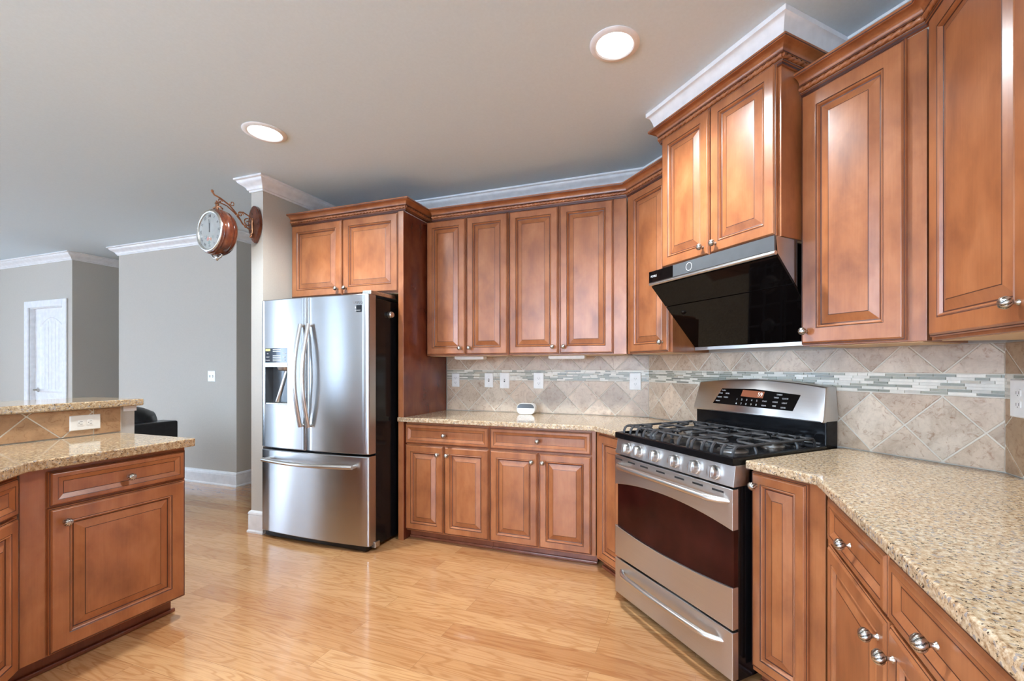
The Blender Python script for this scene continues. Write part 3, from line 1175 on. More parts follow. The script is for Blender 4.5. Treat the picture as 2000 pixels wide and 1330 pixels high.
ZT = .919
zones = [(ZT, 1.182, 1.0505), (1.264, 1.3785, 1.264 + .1255)]
BAND = (1.183, 1.263)
backsplash('backsplash', 'diamond tile backsplash with mosaic band on the back wall, behind the white device', (-2.046, YW, 0), 0, CX + 2.046, zones, -1.959 + 2.046, BAND)
LD = (XR - CX) / S2
sL = (CX - YW) * S2
backsplash('backsplash', 'diamond tile backsplash with mosaic band on the diagonal wall behind the range', (CX, YW, 0), -PI / 4, LD, zones, -.735 - sL, BAND)
backsplash('backsplash', 'browner diamond tile backsplash on the wall at the right edge of the photo', (XR, CY, 0), -PI / 2, 2.2, zones, .095 + .1255, BAND, [(0.40, 0.28, 0.175), (0.44, 0.315, 0.20), (0.36, 0.25, 0.15)])
backsplash('island_backsplash', 'tan diamond tile strip between island worktop and raised bar top', (-3.1085, .21, 0), PI / 2, 1.588 - .21, [(.921, 1.0645, .920)], 1.083 - .21, None,
           [(0.36, 0.215, 0.105), (0.39, 0.24, 0.12), (0.33, 0.19, 0.09), (0.42, 0.265, 0.14)], fixed=1.588 - .21 - .125)


# ------------------------------------------------------------------ switch and socket plates
def plate_thing(name, label, cat, org, rot, w, h, kind, mat=None, group='wall plates', horizontal=False):
    """local: plate centred on the origin, room on -y"""
    mat = mat or WHITE
    t = thing(name, label, cat, org, rot, group)
    H = Matrix.Rotation(PI / 2, 4, 'Y') if horizontal else Matrix.Identity(4)
    rs = []
    for i, y in ((0, 0), (0, -.002), (.003, -.0055), (.004, -.006)):
        a, b = w / 2 - i, h / 2 - i
        rs.append([(-a, y, -b), (a, y, -b), (a, y, b), (-a, y, b)])
    pl = MB().rings(rs, 0, True, True).build('cover_plate', mat, t)
    if horizontal:
        pl.data.transform(H)

    def put(mb, nm, m):
        o = mb.build(nm, m, t, smooth=40)
        if horizontal:
            o.data.transform(H)
        return o
    if kind == 'outlet':
        for sgn in (1, -1):
            zc = sgn * .0195
            n = 20
            ring = [(max(-.0145, min(.0145, .0175 * math.cos(2 * PI * k / n))), zc + max(-.0135, min(.0135, .0155 * math.sin(2 * PI * k / n)))) for k in range(n)]
            put(MB().prism(ring, -.0082, -.0060, axis='y'), 'socket', mat)
            mb = MB()
            mb.box(-.0075, -.0055, -.0086, -.0080, zc - .0045, zc + .0055)
            mb.box(.0055, .0075, -.0086, -.0080, zc - .0045, zc + .0055)
            mb.box(-.002, .002, -.0086, -.0080, zc - .0105, zc - .0070)
            put(mb, 'socket_slots', SLOT)
    else:
        for i in range(kind):
            xx = (i - (kind - 1) / 2) * .046
            mb = MB()
            mb.box(xx - .006, xx + .006, -.0065, -.0058, -.013, .013)
            put(mb, 'toggle_slot', SLOT)
            mb = MB()
            mb.prism([(-.006, -.004), (-.018, .004), (-.018, .009), (-.006, .006)], xx - .004, xx + .004, axis='x')
            put(mb, 'toggle', mat)
    return t


yp = YW - .0092
plate_thing('wall_outlet', 'white duplex outlet on the backsplash nearest the refrigerator panel', 'outlet', (-1.958, yp, 1.178), 0, .074, .116, 'outlet')
plate_thing('light_switch', 'white toggle switch on the backsplash, left one of the two switches', 'switch', (-1.640, yp, 1.180), 0, .080, .120, 1)
plate_thing('light_switch', 'white toggle switch on the backsplash, right one of the two switches', 'switch', (-1.496, yp, 1.178), 0, .088, .130, 1)
plate_thing('wall_outlet', 'white duplex outlet on the backsplash above the small white device', 'outlet', (-1.196, yp, 1.180), 0, .088, .130, 'outlet')
plate_thing('wall_outlet', 'white duplex outlet on the backsplash nearest the range', 'outlet', (-.426, yp, 1.183), 0, .088, .130, 'outlet')
plate_thing('wall_outlet', 'white duplex outlet at the right edge of the photo, above the right worktop', 'outlet', (XR - .0092, 1.917, 1.184), -PI / 2, .088, .128, 'outlet')
plate_thing('wall_outlet', 'white outlet lying on its side on the island tile strip', 'outlet', (-3.099, 1.428, .9925), PI / 2, .080, .127, 'outlet', OFFWHITE, 'wall plates', True)
plate_thing('light_switch', 'white double switch plate on the far grey wall beyond the island', 'switch', (-5.044, 3.3935, 1.188), 0, .118, .120, 2)

# ------------------------------------------------------------------ small white device on the worktop
t = thing('smart_speaker', 'small white rounded device with dark upper front, standing on the back worktop', 'device', (-1.265, 3.262, Z1 + .0005), .12)


def rrect(w, h, r, n=6):
    pts = []
    for cx, cz, a0 in ((w / 2 - r, r, -PI / 2), (w / 2 - r, h - r, 0), (-w / 2 + r, h - r, PI / 2), (-w / 2 + r, r, PI)):
        for k in range(n + 1):
            a = a0 + PI / 2 * k / n
            pts.append((cx + r * math.cos(a), cz + r * math.sin(a)))
    return pts


def scaled(poly, s, c):
    return [(c[0] + (p[0] - c[0]) * s, c[1] + (p[1] - c[1]) * s) for p in poly]


p = rrect(.150, .086, .036)
c = (0, .043)
MB().rings([[(q[0], y, q[1]) for q in scaled(p, s, c)] for y, s in ((-.035, .90), (-.040, .94), (-.036, .99), (-.025, 1), (.02, 1), (.032, .97), (.036, .90))], 0).build('shell', WHITE, t, smooth=50)
scr = clip(clip(scaled(p, .90, c), lambda q: q[1] - .049), lambda q: .2 - q[1])
MB().prism(scr, -.0362, -.0342, axis='y').build('screen', GREYPANEL, t)

# ------------------------------------------------------------------ refrigerator
FX0, FX1, FY = -3.128, -2.126, 2.471
FM = -2.660
t = thing('refrigerator', 'stainless steel french-door refrigerator with bottom freezer drawer and water dispenser', 'refrigerator', (0, 0, 0))


def bowy(x):
    u = (x - (FX0 + FX1) / 2) / ((FX1 - FX0) / 2)
    return FY - .022 * (1 - u * u)


def bow_panel(x0, x1, z0, z1, hole=None, th=.072, r=.012):
    """curved slab; columns follow the bow, edges rolled back by r"""
    xs = [x0, x0 + r * .3, x0 + r]
    n = 12
    xs += [x0 + r + (x1 - x0 - 2 * r) * k / n for k in range(1, n)] + [x1 - r, x1 - r * .3, x1]
    zs = [z0, z0 + .006, z1 - .006, z1]
    if hole:
        xs = sorted(set([x for x in xs if not (abs(x - hole[0]) < .012 or abs(x - hole[1]) < .012)] + [hole[0], hole[1]]))
        zs = sorted(zs + [hole[2], hole[3]])

    def Y(x, z):
        y = bowy(x)
        e = min(x - x0, x1 - x)
        if e < r:
            y += r * (1 - math.sqrt(max(0, 1 - ((r - e) / r) ** 2)))
        ez = min(z - z0, z1 - z)
        if ez < .0055:
            y += .005
        return y
    mb = MB()
    nx, nz = len(xs), len(zs)
    vs = [(x, Y(x, z), z) for z in zs for x in xs]
    fs = []
    for j in range(nz - 1):
        for i in range(nx - 1):
            if hole and xs[i] >= hole[0] - 1e-6 and xs[i + 1] <= hole[1] + 1e-6 and zs[j] >= hole[2] - 1e-6 and zs[j + 1] <= hole[3] + 1e-6:
                continue
            fs.append((j * nx + i, j * nx + i + 1, (j + 1) * nx + i + 1, (j + 1) * nx + i))
    mb.add(vs, fs)
    yb = FY + th
    bt = [(x, Y(x, z0), z0) for x in xs]; tp = [(x, Y(x, z1), z1) for x in xs]
    mb.add(bt + [(x, yb, z0) for x in xs], [(i, nx + i, nx + i + 1, i + 1) for i in range(nx - 1)])
    mb.add(tp + [(x, yb, z1) for x in xs], [(i, i + 1, nx + i + 1, nx + i) for i in range(nx - 1)])
    L = [(x0, Y(x0, z), z) for z in zs]; Rr = [(x1, Y(x1, z), z) for z in zs]
    mb.add(L + [(x0, yb, z) for z in zs], [(i, i + 1, nz + i + 1, nz + i) for i in range(nz - 1)])
    mb.add(Rr + [(x1, yb, z) for z in zs], [(i, nz + i, nz + i + 1, i + 1) for i in range(nz - 1)])
    mb.add([(x0, yb, z0), (x1, yb, z0), (x1, yb, z1), (x0, yb, z1)], [(0, 3, 2, 1)])
    return mb


ZD0, ZD1 = .684, 1.797
H = (-3.085, -2.846, 1.010, 1.432)
ld = bow_panel(FX0, FM - .004, ZD0, ZD1, H).build('left_door', STEEL, t, smooth=35)
rd = bow_panel(FM + .004, FX1, ZD0, ZD1).build('right_door', STEEL, t, smooth=35)
fd = bow_panel(FX0, FX1, .048, .668).build('freezer_drawer', STEEL, t, smooth=35)
MB().box(FX0 + .01, FX1 - .004, FY + .078, 3.30, .03, 1.775).build('case', BLACK, t, bevel=.004)
MB().box(FX0 + .03, FX1 - .03, FY + .01, FY + .10, .012, .045).build('kick_grille', BLACK, t)
for xx in (FX0 + .08, FX1 - .08):
    mb = MB()
    mb.lathe([(.018, .0005), (.018, .012), (.01, .015), (.01, .032)], 0, 12, Matrix.Translation((xx, FY + .12, 0)))
    mb.lathe([(.018, .0005), (.018, .012), (.01, .015), (.01, .032)], 0, 12, Matrix.Translation((xx, 3.22, 0)))
    mb.build('foot', BLACK, t)
MB().box(FX1 - .045, FX1 + .010, FY + .055, FY + .105, .022, .062).build('lower_hinge', PEWTER, t, bevel=.004)
MB().box(FX1 - .080, FX1 - .006, FY + .03, FY + .30, 1.7985, 1.826).build('hinge_cover', PEWTER, t, bevel=.005)
# dispenser
dy = min(bowy(H[0]), bowy(H[1])) + .003
zc0, zc1 = 1.292, 1.322
d = thing('dispenser', 'x', 'x'); del d['label'], d['category']; d.parent = t
mb = MB()
ya, yb_ = dy + .004, FY + .062
rim = lambda y, z0, z1: [(H[0], y, z0), (H[1], y, z0), (H[1], y, z1), (H[0], y, z1)]
mb.rings([[(H[0], bowy(H[0]) + .001, H[2]), (H[1], bowy(H[1]) + .001, H[2]), (H[1], bowy(H[1]) + .001, zc0), (H[0], bowy(H[0]) + .001, zc0)],
          [(p_[0], yb_, p_[2]) for p_ in rim(0, H[2], zc0)]], 0, False, False)
mb.add([(p_[0], yb_ - .001, p_[2]) for p_ in rim(0, H[2], zc0)], [(0, 1, 2, 3)])
mb.build('cavity', plain('dispenser_cavity', (.16, .17, .18), .25, .6), d)


def strip(z0, z1, off):
    xs = [H[0] + (H[1] - H[0]) * k / 6 for k in range(7)]
    mb = MB()
    fr = [(x, bowy(x) + off, z) for z in (z0, z1) for x in xs]
    bk = [(x, bowy(x) + .03, z) for z in (z0, z1) for x in xs]
    mb.add(fr + bk, [(i, i + 1, 8 + i, 7 + i) for i in range(6)] + [(i, 14 + i, 15 + i, i + 1) for i in range(6)] + [(7 + i, 8 + i, 22 + i, 21 + i) for i in range(6)]
           + [(0, 7, 21, 14), (6, 20, 27, 13)])
    return mb


cp = strip(zc1 + .001, H[3] - .001, .001).build('control_panel', NAVY, d)
strip(zc0, zc1, -.002).build('logo_strip', POLISH, d)
xm = (H[0] + H[1]) / 2 + .02
mb = MB()
mb.tube([(xm + .035, dy + .045, zc0 - .02), (xm + .030, dy + .030, 1.20), (xm - .015, dy + .022, 1.06), (xm - .03, dy + .026, H[2] + .02)], [.012, .013, .014, .016], 10)
mb.build('lever', POLISH, d, smooth=50)
MB().lathe([(.058, 0), (.050, -.022), (.036, -.030)], 0, 24, Matrix.Translation((xm + .03, dy + .042, zc0 - .0005))).build('spout', PEWTER, d, smooth=40)
MB().box(H[0] + .01, H[1] - .01, dy + .008, yb_ - .004, H[2] + .001, H[2] + .010).build('drip_tray', PEWTER, d)
MB().box(xm + .058, xm + .094, dy + .040, dy + .044, 1.13, 1.235).build('hang_tag', plain('pale_tag', (.60, .70, .70), .5), d)


def bowtext(body, size, x, z, mat, parent, name='lettering', off=-.0008):
    M = Matrix.Translation((x, bowy(x) + off, z)) @ Matrix.Rotation(PI / 2, 4, 'X')
    return text_mesh(body, size, name, mat, parent, M)


for i, (xx, zz, s) in enumerate(((-3.057, 1.392, 'Ice'), (-3.057, 1.366, 'Cubed'), (-3.057, 1.342, 'Crushed'), (-2.878, 1.392, 'Water'), (-2.878, 1.366, 'Light'), (-2.878, 1.342, 'Lock'))):
    bowtext(s, .0125, xx, zz, PRINT, cp, 'lettering', -.0012)
xs0 = -3.055
MB().box(xs0 - .024, xs0 + .024, bowy(xs0) - .0012, bowy(xs0) + .0008, 1.410, 1.428).build('yellow_sticker', YELLOW, cp)
for k, zz in enumerate((1.421, 1.408, 1.375, 1.363, 1.350, 1.337)):
    MB().box(-2.998, -2.915, bowy(-2.95) - .0006, bowy(-2.95) + .0008, zz - .0022, zz + .0022).build('display_bar', PRINT, cp)
bowtext('SAMSUNG', .026, -2.235, 1.738, plain('grey_lettering', (.20, .20, .21), .4), rd, 'brand_lettering')
xs0 = -2.216
st = MB().box(xs0 - .034, xs0 + .034, bowy(xs0) - .0006, bowy(xs0) + .001, 1.672, 1.720).build('energy_sticker', BLACK, rd)
mb = MB(); mb.lathe([(.0085, 0), (.0085, .0006)], 0, 20, Matrix.Translation((xs0 - .021, bowy(xs0) - .0006, 1.704)) @ Matrix.Rotation(PI / 2, 4, 'X')); mb.build('sticker_emblem', PRINT, st)
bowtext('DIGITAL', .010, xs0 + .010, 1.710, PRINT, st, 'lettering', -.0008)
bowtext('INVERTER', .010, xs0 + .010, 1.700, PRINT, st, 'lettering', -.0008)
bowtext('10 YEAR WARRANTY', .0062, xs0, 1.684, PRINT, st, 'lettering', -.0008)


def bar_handle(parent, pts, w, hh, up):
    mb = MB()
    mb.tube(pts, w, 14, 0, hh, up)
    return mb.build('handle', POLISH, parent, smooth=60)


for side, hx in ((-1, FM - .036), (1, FM + .040)):
    pts = []
    for k in range(17):
        u = k / 16
        pts.append((hx, FY - .042 - .052 * math.sin(PI * u), .858 + (1.600 - .858) * u))
    hd = bar_handle(ld if side < 0 else rd, pts, .0165, .75, (0, 1, 0))
    for zz in (.868, 1.590):
        MB().tube([(hx, bowy(hx) + .002, zz), (hx, FY - .046, zz)], .011, 10).build('handle_post', POLISH, hd, smooth=60)
pts = []
for k in range(19):
    u = k / 18
    xx = -3.052 + (-2.222 + 3.052) * u
    pts.append((xx, FY - .050 - .050 * math.sin(PI * u), .600))
hd = bar_handle(fd, pts, .0185, .8, (0, 0, 1))
for xx in (-3.040, -2.234):
    MB().tube([(xx, bowy(xx) + .002, .600), (xx, FY - .054, .600)], .013, 10).build('handle_post', POLISH, hd, smooth=60)
# knob-shaped timer on the fridge side
mb = MB()
mb.lathe([(.024, .0), (.024, .020), (.020, .024), (.019, .030), (.004, .031)], 0, 24, Matrix.Translation((FX1 - .0035, 2.692, 1.674)) @ Matrix.Rotation(PI / 2, 4, 'Y'))
tag(mb.build('magnetic_timer', POLISH, smooth=40), 'round silver knob-shaped magnet on the black side of the refrigerator', 'magnet')

# ------------------------------------------------------------------ range
RW = .398
R0 = 1.438
t = thing('range', 'freestanding stainless steel gas range with black cooktop, set diagonally', 'range', dloc(R0, -1.639), -PI / 4)
MB().box(-RW + .006, RW - .006, .034, .690, .03, .897).build('body', BLACK, t)
for xx in (-.33, .33):
    for yy in (.08, .62):
        MB().lathe([(.02, .0005), (.02, .012), (.012, .016), (.012, .03)], 0, 12, Matrix.Translation((xx, yy, 0))).build('foot', BLACK, t)
dr = MB().box(-RW, RW, 0, .033, .042, .233).build('storage_drawer', STEEL_H, t, bevel=.003)


def arc_pts(z, rise, n=16, x=RW):
    return [(-x + 2 * x * k / n, z + rise * (1 - (2 * k / n - 1) ** 2)) for k in range(n + 1)]


def bow_handle(parent, z, half, stand, rad, drop):
    pts, rr = [], []
    for k in range(21):
        u = k / 20
        a = 2 * u - 1
        e = (1 - a * a)
        pts.append((half * a, .012 - stand * min(1, e * 3.0) - .012 * e, z + drop * e))
        rr.append(rad * (.55 + .45 * min(1, e * 4)))
    mb = MB()
    mb.tube(pts, rr, 12)
    return mb.build('handle', POLISH, parent, smooth=60)


bow_handle(dr, .176, .355, .040, .013, -.0)
od = thing('oven_door', 'x', 'x'); del od['label'], od['category']; od.parent = t
MB().box(-RW + .012, RW - .003, .010, .0335, .246, .800).build('oven_window', OVENGLASS, od)
up = arc_pts(.640, .040)
MB().prism(up + [(RW, .803), (-RW, .803)], 0, .032, axis='y').build('upper_panel', STEEL_H, od, bevel=.002)
lo = arc_pts(.412, -.024)
MB().prism([(-RW, .244), (RW, .244)] + lo[::-1], 0, .032, axis='y').build('lower_panel', STEEL_H, od, bevel=.002)
bow_handle(od, .752, .385, .046, .015, .006)
for sv in (-2.001, -1.891, -1.787, -1.664, -1.537, -1.426, -1.316):
    MB().box(sv + 1.639 - .030, sv + 1.639 + .030, -.0006, .001, .779, .787).build('vent_slot', INK, od)
# control panel with knobs
MB().prism([(.004, .811), (.016, .897), (.10, .897), (.10, .811)], -RW, RW, axis='x').build('control_panel', STEEL_H, t, bevel=.002)


def burner_knob(x):
    tilt = math.atan2(.012, .086)
    M = Matrix.Translation((x, .0095, .852)) @ Matrix.Rotation(PI / 2 - tilt, 4, 'X')
    mb = MB()
    mb.lathe([(.030, -.001), (.030, .004), (.0272, .006), (.026, .020), (.021, .029), (.006, .032)], 0, 28, M)
    vs = [M @ Vector(v) for v in ((-.0065, -.026, .022), (.0065, -.026, .022), (.0065, .026, .022), (-.0065, .026, .022), (-.004, -.023, .037), (.004, -.023, .037), (.004, .023, .037), (-.004, .023, .037))]
    mb.add(vs, [(0, 3, 2, 1), (4, 5, 6, 7), (0, 1, 5, 4), (1, 2, 6, 5), (2, 3, 7, 6), (3, 0, 4, 7)])
    return mb.build('knob', POLISH, t, smooth=40)


for sv in (-1.936, -1.840, -1.712, -1.577, -1.448, -1.339):
    burner_knob(sv + 1.639)
# cooktop
rsx = [(RW, 0, .006, .8975), (RW, 0, .0, .9000), (RW, 0, 0, .926), (RW - .005, .005, 0, .930), (RW - .016, .018, 0, .930), (RW - .026, .030, 0, .920)]
mb = MB()
yk = .600
rr = []
for hw, y0_, _, zz in rsx:
    rr.append([(-hw, y0_, zz), (hw, y0_, zz), (hw, yk - y0_, zz), (-hw, yk - y0_, zz)])
mb.rings(rr, 0)
mb.build('cooktop', BLACK, t, smooth=25)
BURN = [(-.255, .165, .046), (-.255, .430, .036), (0, .300, .052), (.255, .165, .052), (.255, .430, .040)]
for bx, by, br in BURN:
    mb = MB()
    mb.lathe([(br + .014, .9205), (br + .012, .928), (br, .930), (br, .936)], 0, 28, Matrix.Translation((bx, by, 0)))
    b_ = mb.build('burner', plain('burner_alloy', (.30, .28, .26), .35, 1.0) if bx == -.255 and by < .2 else bpy.data.materials['burner_alloy'], t, smooth=40)
    MB().lathe([(br - .003, .9362), (br, .940), (br - .004, .946), (.004, .947)], 0, 28, Matrix.Translation((bx, by, 0))).build('burner_cap', CASTIRON, b_, smooth=40)
GZ = .964


def bent_leg(mb, x, y, dx, dy, inner):
    """a finger that rises from the pan in a curve and runs inward over the burner"""
    pts = []
    for k in range(6):
        a = PI / 2 * k / 5
        pts.append((x + dx * .028 * (1 - math.cos(a)), y + dy * .028 * (1 - math.cos(a)), .924 + (GZ - .924) * math.sin(a)))
    pts.append((x + dx * inner, y + dy * inner, GZ))
    mb.tube(pts, .0075, 6, 0, .8)


for gx0, gx1, burners in ((-.376, -.130, BURN[0:2]), (-.124, .124, BURN[2:3]), (.130, .376, BURN[3:5])):
    mb = MB()
    gy0, gy1 = .036, .566
    # long rails carried on the bent feet
    for xx in (gx0 + .010, gx1 - .010):
        mb.tube([(xx, gy0 + .028, GZ - .002), (xx, gy1 - .028, GZ - .002)], .0065, 6)
        bent_leg(mb, xx, gy0, 0, 1, .05)
        bent_leg(mb, xx, gy1, 0, -1, .05)
    ym = (gy0 + gy1) / 2
    mb.tube([(gx0 + .010, ym, GZ - .001), (gx1 - .010, ym, GZ - .001)], .0065, 6)
    mb.tube([(gx0 + .010, gy0 + .03, GZ - .001), (gx1 - .010, gy0 + .03, GZ - .001)], .0055, 6)
    mb.tube([(gx0 + .010, gy1 - .03, GZ - .001), (gx1 - .010, gy1 - .03, GZ - .001)], .0055, 6)
    for bx, by, br in burners:
        mb.tube([(gx0 + .012, by, GZ), (bx - .030, by, GZ + .001)], .0065, 6)
        mb.tube([(gx1 - .012, by, GZ), (bx + .030, by, GZ + .001)], .0065, 6)
        mb.tube([(bx, by + .030, GZ + .001), (bx, min(by + .125, gy1 - .03), GZ)], .0065, 6)
        mb.tube([(bx, by - .030, GZ + .001), (bx, max(by - .125, gy0 + .03), GZ)], .0065, 6)
        bent_leg(mb, bx, gy0 if by < .3 else gy1, 0, 1 if by < .3 else -1, .09)
        bent_leg(mb, bx + .055, gy0 if by < .35 else gy1, 0, 1 if by < .35 else -1, .06)
        bent_leg(mb, bx - .055, gy0 if by < .35 else gy1, 0, 1 if by < .35 else -1, .06)
    for xx, sg in ((gx0, 1), (gx1, -1)):
        for yy in (.165, .43):
            bent_leg(mb, xx, yy, sg, 0, .06)
    mb.build('grate', CASTIRON, t, smooth=50)
# back guard
bg = MB().box(-RW + .004, RW - .004, .604, .692, .898, 1.045).build('back_guard', BLACK, t, bevel=.006)
MB().box(-.20, RW - .03, .596, .6035, .934, .940).build('vent_trim', POLISH, bg)
y_lo, y_hi = .575, .622
zb_, zt_ = 1.035, 1.198
cons_f, cons_b = [], []
outline = [(-RW + .006, zb_), (RW - .006, zb_)] + [(RW * (1 - .0), zb_ + .012)] + \
          [((RW - .012) * (1 - 2 * k / 20), zt_ + .026 * (1 - (1 - 2 * k / 20) ** 2)) for k in range(21)] + [(-RW, zb_ + .012)]
Yf_ = lambda z: y_lo + (y_hi - y_lo) * (z - zb_) / (zt_ - zb_)
mid = (0, (zb_ + zt_) / 2)
sh = lambda f: [(mid[0] + (p_[0] - mid[0]) * (1 - f / RW), mid[1] + (p_[1] - mid[1]) * (1 - f / .09)) for p_ in outline]
mb = MB()
mb.rings([[(p_[0], .690, p_[1]) for p_ in outline], [(p_[0], Yf_(p_[1]) + .014, p_[1]) for p_ in outline],
          [(p_[0], Yf_(p_[1]) + .004, p_[1]) for p_ in sh(.002)], [(p_[0], Yf_(p_[1]), p_[1]) for p_ in sh(.007)]], 0)
cons = mb.build('console', STEEL_H, t, smooth=40)
sl = math.atan2(y_hi - y_lo, zt_ - zb_)


def CM(x, z, off=-.001):
    return Matrix.Translation((x, Yf_(z) + off, z)) @ Matrix.Rotation(PI / 2 - sl, 4, 'X')


zc_ = 1.120
DX = lambda x: -.25 + (x + .275) * 1.163
poly = [(-.275, -.042), (.150, -.046), (.172, .036), (-.05, .054), (-.235, .048)]
mb = MB()
M = CM(0, zc_, 0)
n = len(poly)
mb.rings([[M @ Vector((DX(p_[0]), p_[1], h)) for p_ in poly] for h in (-.001, .0015)], 0)
disp = mb.build('display_glass', BLACKGLASS, cons)
mb = MB()
mb.rings([[M @ Vector((DX(p_[0]), p_[1], h)) for p_ in [(-.118, .010), (.000, .006), (.004, .042), (-.112, .046)]] for h in (.001, .0019)], 0)
mb.build('clock_display', AMBER, disp)
text_mesh('59', .030, 'display_digits', LCD, disp, CM(DX(-.016), zc_ + .024, -.0024))
for i in range(2):
    for k in range(5):
        text_mesh(str((i * 5 + k + 1) % 10), .014, 'key_legend', PRINT, disp, CM(DX(-.135 + .027 * k), zc_ - .008 - .022 * i, -.002))
    text_mesh(('START', 'CLEAR')[i], .009, 'key_legend', PRINT, disp, CM(DX(.012), zc_ - .008 - .022 * i, -.002))
for (xx, zz, s) in ((-.222, .036, 'OVEN'), (-.236, .020, 'BAKE'), (-.196, .020, 'BROIL'), (-.240, -.002, 'CLEAN'), (-.202, -.002, 'WARM'), (-.246, -.024, 'DELAY'),
                    (.078, .030, 'TIMERS'), (.066, .014, 'TIMER'), (.108, .012, 'CLOCK'), (.064, -.008, 'COOK'), (.108, -.010, 'LIGHT'), (.062, -.028, 'TIME'), (.106, -.032, 'LOCK')):
    text_mesh(s, .010, 'key_legend', PRINT, disp, CM(DX(xx), zc_ + zz, -.002))

# ------------------------------------------------------------------ range hood
HW = .398
HD = 1.668
t = thing('range_hood', 'black slanted glass range hood with steel edges under the deeper cabinet', 'range hood', dloc(HD, -1.628), -PI / 4)
side = [(.003, 1.838), (.018, 1.762), (.362, 1.408), (.400, 1.392), (.400, 1.838)]
MB().prism([(.016, 1.838), (.034, 1.758), (.362, 1.414), (.362, 1.395), (.455, 1.395), (.455, 1.838)], -HW + .03, HW - .03, axis='x').build('body', BLACK, t)
for sx in (-HW, HW - .028):
    MB().prism([(.012, 1.838), (.022, 1.768), (.150, 1.634), (.150, 1.838)], sx + .001, sx + .027, axis='x').build('side_cheek', STEEL, t)
MB().box(-HW + .0, HW, 0, .011, 1.776, 1.839).build('front_panel', GREYPANEL, t, bevel=.001)
fp = MB().box(-HW, -HW + .195, -.0015, -.0002, 1.777, 1.838).build('touch_panel', BLACKGLASS, t)
mb = MB()
ringv = [[((.019 + dr_) * math.cos(2 * PI * k / 32) - .085, y_, 1.808 + (.019 + dr_) * math.sin(2 * PI * k / 32)) for k in range(32)] for dr_, y_ in ((0, -.0002), (0, -.0012), (.0022, -.0012), (.0022, -.0002))]
mb.rings(ringv, 0, False, False)
mb.build('dial_ring', PRINT, t)
text_mesh('FOTILE', .016, 'brand_lettering', PRINT, t, Matrix.Translation((-HW + .042, -.0020, 1.808)) @ Matrix.Rotation(PI / 2, 4, 'X'))
MB().tube([(-HW - .001, .008, 1.768), (HW + .001, .008, 1.768)], .0095, 14).build('edge_bar', POLISH, t, smooth=60)


def slab(a, b, th, name, mat):
    (y0_, z0_), (y1_, z1_) = a, b
    L = math.hypot(y1_ - y0_, z1_ - z0_)
    ny, nz_ = (z1_ - z0_) / L, -(y1_ - y0_) / L      # outward, to the room and down
    if nz_ > 0:
        ny, nz_ = -ny, -nz_
    pol = [(y0_, z0_), (y1_, z1_), (y1_ + ny * th, z1_ + nz_ * th), (y0_ + ny * th, z0_ + nz_ * th)]
    return MB().prism(pol, -HW, HW, axis='x').build(name, mat, t, bevel=.001)


slab((.022, 1.7615), (.128, 1.6525), .008, 'upper_glass', BLACKGLASS)
slab((.131, 1.6495), (.362, 1.412), .008, 'lower_glass', BLACKGLASS)
MB().box(-HW, HW, .352, .361, 1.392, 1.413).build('lower_strip', POLISH, t, bevel=.001)

# ------------------------------------------------------------------ bracket clock
t = thing('wall_clock', 'round double-faced station clock with wooden case on a scrolled bracket', 'clock', (0, 0, 0))
cx, cy, cz = -3.268, 2.235, 2.262
pts = []
for k in range(28):
    a = 2 * PI * k / 28
    rx = .062
    z = .145 * math.sin(a)
    x = rx * math.cos(a) * (1 if z > 0 else (1 - .45 * (z / .145) ** 2))
    pts.append((-3.228 + x, 2.395 + z))
MB().prism(pts, 2.482, 2.5115, axis='y').build('wall_plaque', CLOCKWOOD, t, bevel=.006)
Mc = Matrix.Translation((cx, cy, cz)) @ Matrix.Rotation(-.09, 4, 'Z') @ Matrix.Rotation(PI / 2, 4, 'X')
MB().lathe([(.138, .046), (.145, .052), (.152, .050), (.154, .044), (.160, .038), (.160, .032), (.154, .028), (.162, .020), (.166, .008), (.166, -.008), (.162, -.020), (.154, -.028), (.160, -.032), (.160, -.038), (.152, -.050), (.138, -.046)], 0, 48, Mc).build('case', CLOCKWOOD, t, smooth=40)
